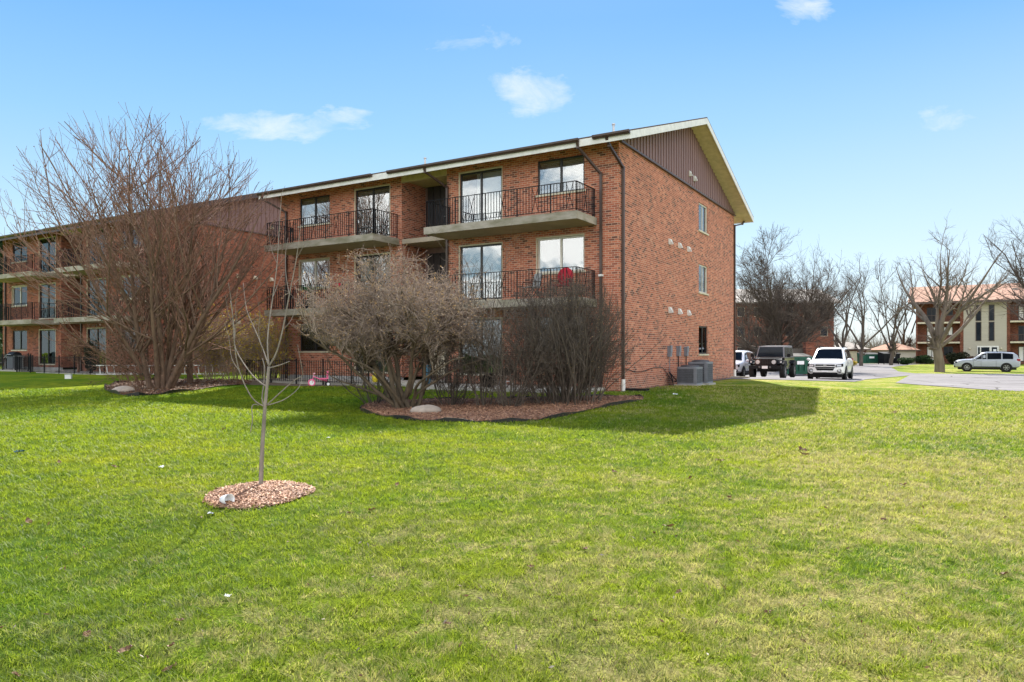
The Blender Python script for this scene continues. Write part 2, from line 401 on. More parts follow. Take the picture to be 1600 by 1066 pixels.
def tubes(P, Rr, S):
    n, K, _ = P.shape
    T = np.empty_like(P); T[:, 1:-1] = P[:, 2:]-P[:, :-2]; T[:, 0] = P[:, 1]-P[:, 0]; T[:, -1] = P[:, -1]-P[:, -2]
    T = norm(T); ref = np.where(np.abs(T[..., 2:3]) > .9, np.array([1., 0, 0]), np.array([0, 0, 1.]))
    X = norm(np.cross(T, ref)); Y = np.cross(T, X)
    a = np.arange(S)*2*math.pi/S
    V = P[:, :, None]+(X[:, :, None]*np.cos(a)[:, None]+Y[:, :, None]*np.sin(a)[:, None])*Rr[:, :, None, None]
    base = (np.arange(n)*K*S)[:, None, None]; k = (np.arange(K-1)*S)[None, :, None]; j = np.arange(S)[None, None]
    j2 = (j+1) % S
    q = np.stack([base+k+j, base+k+j2, base+k+S+j2, base+k+S+j], -1).reshape(-1, 4)
    return V.reshape(-1, 3), q
def join_tubes(name, sets, mat, parent):
    Vs = []; Qs = []; o = 0
    for P, Rr, S in sets:
        v, q = tubes(P, Rr, S); Vs.append(v); Qs.append(q+o); o += len(v)
    me = np_mesh(name, np.concatenate(Vs), np.concatenate(Qs))
    return link(name, me, mat, parent, True)
def cards(rng, C, size, asp=.55, up=0.):
    """Small leaf-shaped four-cornered faces, randomly turned."""
    n = len(C); a = norm(rng.normal(0, 1, (n, 3))+np.array([0, 0, up])); r = rng.normal(0, 1, (n, 3)); b = norm(np.cross(a, r))
    s = (size*(.6+.8*rng.random(n)))[:, None]
    V = np.stack([C-a*s, C+b*s*asp, C+a*s, C-b*s*asp], 1).reshape(-1, 3)
    return V, np.arange(n*4).reshape(-1, 4)
def card_obj(name, rng, C, size, mat, parent, asp=.55, up=0.):
    V, q = cards(rng, C, size, asp, up); return link(name, np_mesh(name, V, q), mat, parent)

def bare_tree(name, loc, seed, stems, levels, label, cat, bark, twig, group=None, buds=None, S0=8, ztrim=.02, env=None):
    """stems: array rows (x, y, dx, dy, dz, length, radius) ; levels: dicts."""
    rng = np.random.default_rng(seed)
    root = empty(name, loc, 0, label, cat, group)
    st = np.array(stems, float)
    s = np.stack([st[:, 0], st[:, 1], st[:, 7] if st.shape[1] > 7 else np.full(len(st), -.1)], 1); d = st[:, 2:5]
    lv = levels[0]; tipv = np.where((st[:, 7] < 0) & (len(st) > 1), .75, lv.get('tip', .35)) if st.shape[1] > 7 else lv.get('tip', .35)
    P, Rr = grow(rng, s, d, st[:, 5], st[:, 6], st[:, 6]*tipv, lv.get('K', 9), lv.get('wob', .06), lv.get('trop', .2))
    plen = st[:, 5]
    main = [(P, Rr, S0)]; fine = []; allP = [(P, Rr, plen)]
    for li, lv in enumerate(levels[1:]):
        s, d, L, r0, r1 = sprout(rng, P, Rr, lv['n'], lv['t'][0], lv['t'][1], lv['ang'], lv['len'], plen, lv.get('rad', .6), lv.get('tipr', .4))
        r0 = np.maximum(r0, lv['rmin']); r1 = np.maximum(r1, lv['rmin']*.6)
        if 'dz' in lv: d = d+np.array([0, 0, lv['dz']])
        P, Rr = grow(rng, s, d, L, r0, r1, lv.get('K', 6), lv.get('wob', .1), lv.get('trop', .2))
        if env is not None:
            tip = P[:, -1]; keep = env(tip); P = P[keep]; Rr = Rr[keep]; L = L[keep]
        keep = P[:, :, 2].min(1) > ztrim; P = P[keep]; Rr = Rr[keep]; L = L[keep]
        plen = L
        (main if lv.get('trunk') else fine).append((P, Rr, 6 if lv.get('trunk') else 3))
    join_tubes('trunk', main, bark, root)
    cr = join_tubes('crown', fine, twig, root)
    if buds:
        n, size, bm = buds
        i = rng.integers(0, len(P), n); k = rng.integers(1, P.shape[1], n)
        C = P[i, k]+rng.normal(0, .01, (n, 3))
        card_obj('bud_cluster', rng, C, size, bm, cr, .6)
    return root

# ------------------------------------------------------------------ THE GROUND
def poly_sheet(name, pts, mat, dz, step=1.0, kind='structure', smooth=False):
    bm = bmesh.new(); vs = [bm.verts.new((p[0], p[1], 0)) for p in pts]; 
    for tr in tessellate_polygon([[Vector((p[0], p[1], 0)) for p in pts]]): bm.faces.new([vs[i] for i in tr])
    xs = [p[0] for p in pts]; ys = [p[1] for p in pts]
    for ax, (a, b) in ((0, (min(xs), max(xs))), (1, (min(ys), max(ys)))):
        c = math.ceil(a/step)*step
        while c < b:
            co = (c, 0, 0) if ax == 0 else (0, c, 0); no = (1, 0, 0) if ax == 0 else (0, 1, 0)
            bmesh.ops.bisect_plane(bm, geom=bm.verts[:]+bm.edges[:]+bm.faces[:], plane_co=co, plane_no=no, dist=1e-5)
            c += step
    for v in bm.verts: v.co.z = G(v.co.x, v.co.y)+dz
    bmesh.ops.recalc_face_normals(bm, faces=bm.faces)
    if sum(f.normal.z for f in bm.faces) < 0: bmesh.ops.reverse_faces(bm, faces=bm.faces)
    me = bpy.data.meshes.new(name); bm.to_mesh(me); bm.free()
    o = link(name, me, mat); tag(o, kind=kind); return o

def axis(a, b, fine0, fine1, st):
    v = list(np.arange(fine0, fine1+st/2, st)); s = st*1.3; x = fine1
    while x < b: x = min(x+s, b); v.append(x); s *= 1.3
    s = st*1.3; x = fine0
    while x > a: x = max(x-s, a); v.insert(0, x); s *= 1.3
    return np.array(v)
gx = axis(-900, 1200, -50, 90, 1.0); gy = axis(-40, 2200, -3, 125, 1.0)
GX, GY = np.meshgrid(gx, gy); GZ = gz(GX, GY)
V = np.stack([GX, GY, GZ], -1).reshape(-1, 3)
nx = len(gx); ii, jj = np.meshgrid(np.arange(len(gy)-1), np.arange(nx-1), indexing='ij')
q = np.stack([ii*nx+jj, ii*nx+jj+1, (ii+1)*nx+jj+1, (ii+1)*nx+jj], -1).reshape(-1, 4)
tag(link('lawn', np_mesh('lawn', V, q), lawn_mat(), smooth=True), kind='structure')

# drive and parking lot
lotpx = [(1120, 592.5), (1240, 594.5), (1335, 597), (1352, 593.5), (1421, 587), (1399, 599), (1450, 603), (1560, 611), (1720, 616)]
lot = [PG(*p) for p in lotpx]
lot += [Vector((60, 27, 0)), Vector((75, 49, 0)), PG(1760, 588), PG(1570, 584.5), PG(1500, 585), PG(1430, 584), PG(1404, 581), PG(1392, 574), PG(1424, 568.6), Vector((75, 100, 0)), Vector((75, 101, 0)), Vector((22, 101, 0)), Vector((13.5, 50, 0))]
lot[-5] = PG(1424, 570); lot[-4] = Vector((57, 97, 0)); lot[-3] = Vector((50, 101, 0))
poly_sheet('parking_lot', lot, M['asphalt'], .02, 2.0)

# mulch beds
def ring_pts(pts, n=4):               # closed Catmull-Rom
    out = []; m = len(pts)
    for i in range(m):
        p0, p1, p2, p3 = (Vector(pts[(i+k-1) % m]) for k in range(4))
        for j in range(n):
            t = j/n
            out.append(.5*((2*p1)+(p2-p0)*t+(2*p0-5*p1+4*p2-p3)*t*t+(3*p1-p0-3*p2+p3)*t**3))
    return out
bedA = [PG(*p) for p in [(563, 642), (600, 652), (655, 658.5), (720, 660), (800, 660.5), (860, 655.5), (925, 641), (1002, 626), (990, 621), (930, 621.5), (830, 624), (730, 625.5), (650, 626.5), (585, 630)]]
bedA = ring_pts(bedA, 3)
bedB = [PG(*p) for p in [(163, 608), (180, 616), (203, 620), (250, 617.5), (303, 611), (345, 604), (392, 601), (380, 595), (330, 594), (270, 594), (205, 598), (175, 602)]]
bedB = ring_pts(bedB, 3)
rc = PG(404, 774)
RX, RY = .485, .66
ringC = [Vector((rc.x+RX*math.cos(a)*(1+.07*math.sin(3*a)), rc.y+RY*math.sin(a)*(1+.06*math.cos(2*a+1)), 0)) for a in [2*math.pi*i/36 for i in range(36)]]
poly_sheet('mulch_bed', bedA, M['mulch'], .035, .5)
poly_sheet('mulch_bed', bedB, M['soil'], .035, .5)
def inpoly(x, y, pts):
    c = np.zeros(x.shape, bool); n = len(pts)
    for i in range(n):
        a = pts[i]; b = pts[(i+1) % n]
        if abs(a[1]-b[1]) < 1e-9: continue
        m = (a[1] > y) != (b[1] > y)
        c ^= m & (x < (b[0]-a[0])*(y-a[1])/(b[1]-a[1])+a[0])
    return c
# mound round the sapling
nn = 40; rr = [1, .92, .75, .5, .25, 0]
mb = MB(); prev = None
for k, f in enumerate(rr):
    cur = [Vector((rc.x+(p.x-rc.x)*f, rc.y+(p.y-rc.y)*f, 0)) for p in ringC]
    for c in cur: c.z = G(c.x, c.y)+.005+.05*(1-f*f)**.7
    if prev:
        for j in range(len(cur)): mb.face([prev[j], prev[(j+1) % 36], cur[(j+1) % 36], cur[j]])
    prev = cur
tag(mb.build('mulch_mound', M['mulch'], smooth=True), kind='structure')
def chips(name, n, pts, size, mats, mound=None, dz=.04):
    xs = [p[0] for p in pts]; ys = [p[1] for p in pts]
    x = RNG.uniform(min(xs), max(xs), n*3); y = RNG.uniform(min(ys), max(ys), n*3)
    k = inpoly(x, y, pts); x = x[k][:n]; y = y[k][:n]; z = gz(x, y)+dz
    if mound is not None:
        f2 = ((x-mound.x)/RX)**2+((y-mound.y)/RY)**2; z = gz(x, y)+.012+.05*np.clip(1-f2, 0, 1)**.7
    C = np.stack([x, y, z+RNG.uniform(0, size*.5, len(x))], 1)
    h = len(C)//2; m = len(C)
    d = RNG.normal(0, 1, (m, 3)); d[:, 2] *= .35; d = norm(d)
    nrm = norm(RNG.normal(0, .5, (m, 3))+np.array([0, 0, 1.])); b = norm(np.cross(nrm, d))
    L = (size*(.5+RNG.random(m)))[:, None]; wd = L*.22+.002; th = nrm*wd*.35
    corners = [-d*L-b*wd, d*L-b*wd, d*L+b*wd, -d*L+b*wd]
    V = np.stack([C+c-th for c in corners]+[C+c+th for c in corners], 1).reshape(-1, 3)
    base = (np.arange(m)*8)[:, None, None]
    Q = np.array([[4, 5, 6, 7], [0, 1, 5, 4], [1, 2, 6, 5], [2, 3, 7, 6], [3, 0, 4, 7]])[None]
    me = np_mesh(name, V, (base+Q).reshape(-1, 4))
    mi = np.repeat((RNG.random(m) < .35).astype(np.int32), 5); 
    o = link(name, me, mats); me.polygons.foreach_set('material_index', mi)
    return tag(o, kind='stuff')
ringD = [rc+(p-rc)*1.07 for p in ringC]
tag(chips('mulch_chips', 6500, ringD, .019, [M['chip'], M['chip2']], rc), 'loose reddish wood chips heaped round the young tree', 'mulch')
tag(chips('mulch_chips', 15000, bedA, .034, [M['chip'], M['chip2']]), 'loose brown wood chips covering the bed by the brick corner', 'mulch')
tag(chips('leaf_litter', 2200, bedB, .05, [M['dead'], M['bud_red']]), 'brown leaf litter on the soil under the big bare tree', 'leaf litter')

def edging(pts, label, h=.10, close=False, lift=0.0):
    mb = MB(); n = len(pts); seg = range(n if close else n-1)
    for i in seg:
        a = Vector(pts[i][:2]); b = Vector(pts[(i+1) % n][:2])
        d = (b-a); 
        if d.length < 1e-4: continue
        nn_ = Vector((-d.y, d.x)).normalized()*.012
        za = G(*a); zb = G(*b)
        ha = h*(.75+.45*math.sin(i*1.7)); hb = h*(.75+.45*math.sin((i+1)*1.7))
        P = [(a.x-nn_.x, a.y-nn_.y, za-.05), (b.x-nn_.x, b.y-nn_.y, zb-.05), (b.x+nn_.x, b.y+nn_.y, zb-.05), (a.x+nn_.x, a.y+nn_.y, za-.05)]
        Q = [(P[0][0], P[0][1], za+ha), (P[1][0], P[1][1], zb+hb), (P[2][0], P[2][1], zb+hb), (P[3][0], P[3][1], za+ha)]
        mb.hexa(P+Q)
    mb2 = MB()
    return tag(mb.build('garden_edging', M['edging']), label, 'edging')
edging(bedA, 'black plastic edging strip round the wood chip bed by the brick corner', .09, True)
edging([p for p in bedB[-9:]]+bedB[:13], 'black plastic edging strip curving round the soil bed under the big bare tree', .13)

# ------------------------------------------------------------------ GRASS BLADES
def grass():
    rng = np.random.default_rng(5)
    n = 640000
    # depth drawn so density falls with distance
    u = rng.random(n); y0, y1, e = 2.3, 27.0, .45
    Y = (y0**e+u*(y1**e-y0**e))**(1/e)
    X = (rng.random(n)*2-1)*(.75*Y+.7)
    keep = ~(inpoly(X, Y, bedA) | inpoly(X, Y, bedB)) & (rect_dist(X, Y, B1) > .25)
    f2 = ((X-rc.x)/RX)**2+((Y-rc.y)/RY)**2
    keep &= f2 > .80+.22*rng.random(n)
    keep &= ~inpoly(X, Y, lot)
    X = X[keep]; Y = Y[keep]; n = len(X)
    Z = gz(X, Y)-.004
    vn = lambda f, ph: np.sin(X*f+ph+1.7*np.sin(Y*f*.8+ph*2))*np.sin(Y*f*1.1+ph*1.3+1.9*np.sin(X*f*.7+ph))
    cov = .5*vn(6.5, 1.)+.35*vn(14, 2.3)+.3*vn(2.2, .4)
    keep = cov+rng.normal(0, .35, n) > -.42
    X, Y, Z = X[keep], Y[keep], Z[keep]; n = len(X)
    # clumpy heights
    cl = .5+.5*np.sin(X*2.1+np.sin(Y*1.7)*2)*np.sin(Y*2.6+np.cos(X*1.3)*2)
    cl2 = .5+.5*np.sin(X*9+np.sin(Y*7)*2)*np.sin(Y*11+np.cos(X*8)*2)
    def cell(cs, q):
        tb = np.random.default_rng(1000+q).random((701, 653)); th = .37+q; xr, yr = X*math.cos(th)-Y*math.sin(th), X*math.sin(th)+Y*math.cos(th)
        xr = xr+cs*.35*np.sin(yr*2.3/cs*.4+q); yr = yr+cs*.35*np.sin(xr*1.9/cs*.4+1)
        return tb[np.floor(xr/cs).astype(int) % 701, np.floor(yr/cs).astype(int) % 653]
    tuft = .6*cell(.075, 1)**1.7+.4*cell(.17, 4); tang = cell(.08, 2)*2*math.pi; tcol = .55*cell(.10, 3)+.45*cell(.24, 5)
    h = (.012+.018*rng.random(n)**1.5+.034*tuft+.008*cl+.010*cl2)*(.8+.35*sst(5, 16, Y))
    w = .0021*np.maximum(1, Y/4.2)*(.7+.6*rng.random(n))
    a = tang+rng.normal(0, .95, n); lean = rng.random(n)**.7*1.7*h
    dx = np.cos(a)*lean; dy = np.sin(a)*lean
    b = a+math.pi/2+rng.normal(0, .6, n); wx = np.cos(b)*w; wy = np.sin(b)*w
    V = np.empty((n, 5, 3), np.float32)
    V[:, 0] = np.stack([X-wx, Y-wy, Z], 1); V[:, 1] = np.stack([X+wx, Y+wy, Z], 1)
    V[:, 2] = np.stack([X+wx*.8+dx*.4, Y+wy*.8+dy*.4, Z+h*.6], 1); V[:, 3] = np.stack([X-wx*.8+dx*.4, Y-wy*.8+dy*.4, Z+h*.6], 1)
    V[:, 4] = np.stack([X+dx, Y+dy, Z+h], 1)
    i = (np.arange(n)*5)[:, None]
    me = np_mesh('grass', V, i+np.array([[0, 1, 2, 3]]), i+np.array([[3, 2, 4]]))
    at = me.attributes.new('rnd', 'FLOAT', 'POINT'); at.data.foreach_set('value', np.repeat((.55*tcol+.45*rng.random(n)).astype(np.float32), 5))
    o = link('grass', me, blade_mat()); tag(o, 'short green and straw coloured grass blades of the mown lawn', 'grass', kind='stuff')
grass()

# ------------------------------------------------------------------ APARTMENT BUILDING (local: x along front to the right corner, y back, z up)
def wall(mb, O, A, Nn, L, z0, z1, ops, dep=.11):
    O = Vector(O); A = Vector(A); Nn = Vector(Nn)
    xs = sorted({0, L, *[o[0] for o in ops], *[o[1] for o in ops]}); zs = sorted({z0, z1, *[o[2] for o in ops], *[o[3] for o in ops]})
    for x0, x1 in zip(xs, xs[1:]):
        for a, b in zip(zs, zs[1:]):
            cx, cz = (x0+x1)/2, (a+b)/2
            if any(o[0] < cx < o[1] and o[2] < cz < o[3] for o in ops): continue
            mb.face([O+A*x0+Vector((0, 0, a)), O+A*x1+Vector((0, 0, a)), O+A*x1+Vector((0, 0, b)), O+A*x0+Vector((0, 0, b))], [(x0, a), (x1, a), (x1, b), (x0, b)])
    for x0, x1, a, b in ops:
        I = -Nn*dep
        c = [O+A*x0+Vector((0, 0, a)), O+A*x1+Vector((0, 0, a)), O+A*x1+Vector((0, 0, b)), O+A*x0+Vector((0, 0, b))]
        for i in range(4):
            p, q_ = c[i], c[(i+1) % 4]
            mb.face([p, q_, q_+I, p+I], [(0, 0), ((q_-p).length, 0), ((q_-p).length, dep), (0, dep)] if i % 2 == 0 else [(0, 0), (0, (q_-p).length), (dep, (q_-p).length), (dep, 0)])

def opening(root, O, A, Nn, x0, x1, z0, z1, kind, fm, trim, blind, glass=None):
    """A sliding window or door set in a wall opening; frame > panes, sill, blind."""
    O = Vector(O); A = Vector(A); Nn = Vector(Nn); U = Vector((0, 0, 1))
    def bx(mb, a0, a1, n0, n1, c0, c1):
        P = []
        for z in (c0, c1):
            for a, n in ((a0, n0), (a1, n0), (a1, n1), (a0, n1)): P.append(O+A*a+Nn*n+U*z)
        mb.hexa(P)
    fw = .055; e = .003
    mb = MB()
    bx(mb, x0+e, x0+fw, -.10, -.04, z0+e, z1-e); bx(mb, x1-fw, x1-e, -.10, -.04, z0+e, z1-e)
    bx(mb, x0+fw, x1-fw, -.10, -.04, z1-fw, z1-e); bx(mb, x0+fw, x1-fw, -.10, -.04, z0+e, z0+fw)
    xm = (x0+x1)/2
    bx(mb, xm-.035, xm+.035, -.095, -.045, z0+fw, z1-fw)
    fr = mb.build('sliding_door' if kind == 'door' else 'window', fm, root)
    for a, b, dep in ((x0+fw, xm-.035, -.062), (xm+.035, x1-fw, -.078)):
        g = MB(); P = [O+A*a+Nn*dep+U*(z0+fw), O+A*b+Nn*dep+U*(z0+fw), O+A*b+Nn*dep+U*(z1-fw), O+A*a+Nn*dep+U*(z1-fw)]
        g.face(P); g.face([p-Nn*.006 for p in P][::-1]); g.build('pane', glass or M['glass'], fr)
    s = MB()
    if kind == 'door': bx(s, x0+.01, x1-.01, -.11, .04, z0-.06, z0+.002)
    else: bx(s, x0-.06, x1+.06, -.04, .055, z0-.07, z0-.004)
    s.build('sill', M['cream'], fr)
    if trim:
        t_ = MB()
        bx(t_, x0-.004, x1+.004, -.05, .012, z1-.0, z1+.055); bx(t_, x0-.055, x0-.004, -.05, .012, z0, z1+.055)
        if kind == 'door': bx(t_, x1+.004, x1+.03, -.05, .012, z0, z1+.055)
        t_.build('trim', M['cream'], fr)
    # blind or curtain a hand behind the glass, dim room behind
    if blind:
        b0, b1, zb = blind[0], blind[1], blind[2]
        c = MB(); a0 = x0+fw+(x1-x0-2*fw)*b0; a1 = x0+fw+(x1-x0-2*fw)*b1; zz = z0+fw+(z1-z0-2*fw)*zb
        if blind[3] == 'h':
            k = 0; z = z1-fw-.02
            while z > zz: bx(c, a0, a1, -.19, -.155, z-.035, z-.018); z -= .05
        else:
            m_ = max(2, int((a1-a0)/.09))
            for i in range(m_):
                p = a0+(a1-a0)*i/m_; q_ = a0+(a1-a0)*(i+.9)/m_
                c.face([O+A*p+Nn*-.16+U*zz, O+A*q_+Nn*-.20+U*zz, O+A*q_+Nn*-.20+U*(z1-fw), O+A*p+Nn*-.16+U*(z1-fw)])
        c.build('blind', M['blind'], fr)
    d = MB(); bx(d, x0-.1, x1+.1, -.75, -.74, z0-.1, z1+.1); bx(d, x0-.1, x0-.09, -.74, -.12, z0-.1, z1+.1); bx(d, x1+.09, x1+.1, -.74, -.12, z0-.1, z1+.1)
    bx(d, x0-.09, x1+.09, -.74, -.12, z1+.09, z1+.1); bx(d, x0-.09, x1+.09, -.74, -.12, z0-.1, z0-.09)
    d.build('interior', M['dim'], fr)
    return fr

def railing_mb(path, z, h=.97, gap=.115, deco=True):
    mb = MB(); bw = .017
    for (a, b) in zip(path, path[1:]):
        a = Vector((*a, z)); b = Vector((*b, z)); d = b-a; L = d.length; n = max(2, round(L/gap))
        mb.bar(a+Vector((0, 0, h)), b+Vector((0, 0, h)), .042, .02)
        mb.bar(a+Vector((0, 0, .10)), b+Vector((0, 0, .10)), .03, .014)
        for i in range(n+1):
            p = a+d*i/n
            post = (i % 11 == 0) or i == n
            if post: mb.bar(p, p+Vector((0, 0, h)), .032)
            elif deco and i % 11 == 6 and i+1 < n:
                q_ = a+d*(i+1)/n; p0 = a+d*(i-1)/n
                mb.bar(p0+Vector((0, 0, h-.05)), p+Vector((0, 0, .55)), .014); mb.bar(q_+Vector((0, 0, h-.05)), p+Vector((0, 0, .55)), .014)
                mb.bar(p0+Vector((0, 0, .12)), p+Vector((0, 0, .55)), .014); mb.bar(q_+Vector((0, 0, .12)), p+Vector((0, 0, .55)), .014)
                mb.sphere(p+Vector((0, 0, .55)), .03, 6, 4)
            else: mb.bar(p+Vector((0, 0, .1)), p+Vector((0, 0, h)), bw)
    return mb

ZW = [(1.34, 2.54), (4.08, 5.28), (6.82, 8.02)]; ZD = [(.49, 2.52), (3.23, 5.26), (5.97, 8.0)]
SLAB = [3.06, 5.80]
WINX = [(-3.07, -1.257), (-15.02, -13.21)]; DOORX = [(-6.41, -4.56), (-11.72, -9.87)]
SIDEY = (9.0, 10.35); SIDEZ = [(1.21, 2.45), (3.93, 5.17), (6.65, 7.88)]
RG = .327; YR = BD/2; EAVE = 8.27; OV = .92; OVX = .77
def build_apartments():
    root = empty('apartment_building', B1, ANG, 'red brick apartment block with brown gable siding, its corner behind the wood chip bed', 'building', 'red brick apartment blocks')
    TOP = 8.33
    mb = MB(); ops = []
    for (a, b) in WINX:
        for z in ZW: ops.append((a+BW, b+BW, *z))
    for (a, b) in DOORX:
        for z in ZD: ops.append((a+BW, b+BW, *z))
    # front: two brick faces either side of the stair recess
    fr1 = [o for o in ops if o[0] > BW-7.03]; fr2 = [o for o in ops if o[1] < BW-9.25]
    wall(mb, (-BW, 0, 0), (1, 0, 0), (0, -1, 0), BW-9.25, .30, TOP, fr2)
    mb.build('front_wall', M['brick'], root); mb = MB()
    L = 7.03; wall(mb, (-7.03, 0, 0), (1, 0, 0), (0, -1, 0), L, -.1, TOP, [(o[0]-(BW-7.03), o[1]-(BW-7.03), o[2], o[3]) for o in fr1])
    mb.build('front_wall', M['brick'], root)
    mb = MB()
    wall(mb, (-9.25, 0, 0), (0, 1, 0), (1, 0, 0), 1.53, .30, TOP, []); wall(mb, (-7.03, 1.53, 0), (0, -1, 0), (-1, 0, 0), 1.53, .30, TOP, [])
    mb.build('recess_wall', M['brick'], root)
    mb = MB(); sops = [(SIDEY[0], SIDEY[1], *z) for z in SIDEZ]
    wall(mb, (0, 0, 0), (0, 1, 0), (1, 0, 0), BD, 0-.1, TOP, sops)
    mb.build('side_wall', M['brick'], root)
    mb = MB(); wall(mb, (-BW, BD, 0), (0, -1, 0), (-1, 0, 0), BD, -.1, TOP, []); mb.build('far_side_wall', M['brick'], root)
    mb = MB(); wall(mb, (0, BD, 0), (-1, 0, 0), (0, 1, 0), BW, -.1, TOP, []); mb.build('back_wall', M['brick'], root)
    mb = MB(); mb.box(-BW-.01, -9.24, -.012, .1, -.35, .30)
    mb.build('foundation', M['found'], root)
    # inner floors keep daylight from leaking through
    mb = MB()
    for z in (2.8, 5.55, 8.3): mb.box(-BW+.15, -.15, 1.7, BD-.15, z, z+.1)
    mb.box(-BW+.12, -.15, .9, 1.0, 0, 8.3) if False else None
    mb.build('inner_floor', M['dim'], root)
    # gable siding, board and batten
    for sx, nm in ((0.0, 'gable_siding'), (-BW, 'gable_siding')):
        mb = MB(); s = 1 if sx == 0 else -1
        x0, x1 = (sx-.02, sx+.045) if s > 0 else (sx-.045, sx+.02)
        zt = lambda y: EAVE-.2+(OV+min(y, BD-y))*RG+.01
        ys = np.arange(0, BD+.01, .305)
        ys = list(ys)+[BD]
        for a, b in zip(ys, ys[1:]):
            if b-a < .01: continue
            if a < YR < b: segs = [(a, YR), (YR, b)]
            else: segs = [(a, b)]
            for p, q_ in segs:
                mb.hexa([(x0, p, TOP-.03), (x1, p, TOP-.03), (x1, q_, TOP-.03), (x0, q_, TOP-.03), (x0, p, max(TOP, zt(p))), (x1, p, max(TOP, zt(p))), (x1, q_, max(TOP, zt(q_))), (x0, q_, max(TOP, zt(q_)))])
            xo = x1 if s > 0 else x0-.03
            if zt(a) > TOP+.06: mb.box(xo, xo+.03, a-.025, a+.025, TOP+.03, zt(a)-.01)
        mb.build(nm, M['siding'], root)
        mb = MB(); xa = x1 if s > 0 else x0-.06
        mb.box(xa-.03 if s > 0 else xa, xa+.06, 0.0, BD, TOP-.09, TOP-.032); mb.build('siding_base_trim', M['brownm'], root)
    # roof slabs
    mb = MB(); xl, xr = -BW-.30, OVX
    zr = EAVE+(OV+YR)*RG
    def slope(xa, xb, ya, yb, off0, off1, m):
        f = lambda y: EAVE+(OV+min(y, BD-y))*RG
        m.hexa([(xa, ya, f(ya)-off0), (xb, ya, f(ya)-off0), (xb, yb, f(yb)-off0), (xa, yb, f(yb)-off0), (xa, ya, f(ya)-off1), (xb, ya, f(ya)-off1), (xb, yb, f(yb)-off1), (xa, yb, f(yb)-off1)])
    slope(xl, xr, -OV, YR, .05, -.02, mb); slope(xl, xr, YR, BD+OV, .05, -.02, mb)
    rf = mb.build('roof', M['shingle'], root)
    mb = MB(); slope(xl+.03, xr-.03, -OV+.03, YR, .21, .055, mb); slope(xl+.03, xr-.03, YR, BD+OV-.03, .21, .055, mb)
    mb.build('soffit', M['soffit'], rf)
    mb = MB(); slope(xr-.028, xr+.004, -OV-.004, YR, .27, .024, mb); slope(xr-.028, xr+.004, YR, BD+OV+.004, .27, .024, mb)
    mb.build('rake_board', M['white'], rf); mb = MB(); slope(xl-.004, xl+.028, -OV-.004, YR, .27, .024, mb); slope(xl-.004, xl+.028, YR, BD+OV+.004, .27, .024, mb)
    mb.build('rake_board', M['white'], rf)
    mb = MB(); mb.box(xl+.03, xr-.03, -OV-.006, -OV+.026, EAVE-.26, EAVE-.03); mb.box(xl+.03, xr-.03, BD+OV-.026, BD+OV+.006, EAVE-.26, EAVE-.03)
    mb.build('fascia', M['white'], rf)
    for u in (2.2, 12.6):
        mb = MB(); y = 4.5+u*.1; z = EAVE+(OV+y)*RG; mb.cyl((-u, y, z-.1), (-u, y, z+.35), .05, n=8); mb.cyl((-u, y, z+.33), (-u, y, z+.38), .08, n=8); mb.build('roof_pipe', M['ladder'], rf)
    # ceiling beam across recess
    mb = MB(); mb.box(-9.25, -7.03, -.02, .14, 8.03, TOP); mb.box(-9.245, -7.035, .14, 1.5, 8.12, 8.16); mb.build('recess_beam', M['soffit'], root)
    # gutters
    for (a, b) in ((-BW-.3, -9.95), (-9.15, -1.0), (-.5, OVX)):
        mb = MB(); y0 = -OV-.008; zt = EAVE+.0
        prof = [(0, 0), (-.125, 0), (-.12, -.06), (-.075, -.115), (0, -.115)]
        A_ = [(a, y0+p[0], zt+p[1]) for p in prof]; B_ = [(b, y0+p[0], zt+p[1]) for p in prof]
        for i in range(5): mb.face([A_[i], B_[i], B_[(i+1) % 5], A_[(i+1) % 5]])
        mb.face(A_); mb.face(B_[::-1]); mb.build('gutter', M['brownm'], rf)
    # downspouts
    def spout(pts, mat=M['brownm'], w=.085, boot=False, band=None):
        mb = MB()
        for p, q_ in zip(pts, pts[1:]): mb.bar(p, q_, w, w*.8)
        for p in pts[1:-1]: mb.obox(p, (w*1.05, w*1.05, w*1.1))
        o = mb.build('downspout', mat, root)
        if boot:
            x, y, z = pts[-1]; c = MB(); c.cyl((x, y, -.1), (x, y, .40), .075, .065, 12); c.build('downspout_boot', M['white'], o)
        if band:
            x, y, z = pts[-1]; c = MB(); c.box(x-.07, x+.07, y-.06, y+.06, band, band+.07); c.build('strap', M['white'], o)
    spout([(-.02, -OV-.05, EAVE-.12), (-.02, -.75, 7.95), (.075, .20, 7.42), (.075, .20, .38)], boot=True)
    spout([(-1.05, -OV-.06, EAVE-.12), (-1.05, -OV-.0, 8.0), (-.62, -.06, 7.25), (-.62, -.06, .1)], band=3.83)
    spout([(-7.35, -OV-.06, EAVE-.12), (-7.35, -OV, 8.02), (-6.98, -.055, 7.55), (-6.98, -.055, .1)])
    spout([(-BW-.05, -OV-.06, EAVE-.12), (-BW-.05, -OV, 7.98), (-BW+.45, -.06, 7.5), (-BW+.45, -.06, .1)])
    spout([(.3, BD+OV, EAVE-.15), (.3, BD+.5, 7.9), (.05, BD-.06, 7.75), (.05, BD-.06, .3)], boot=True)
    # openings
    blinds_w = [None, (.5, .5, .4, 'v'), (0, 1, .0, 'h')]; blinds_d = [(.0, .35, 0, 'v'), (.05, 1, 0, 'v'), (.0, 1, 0, 'v')]
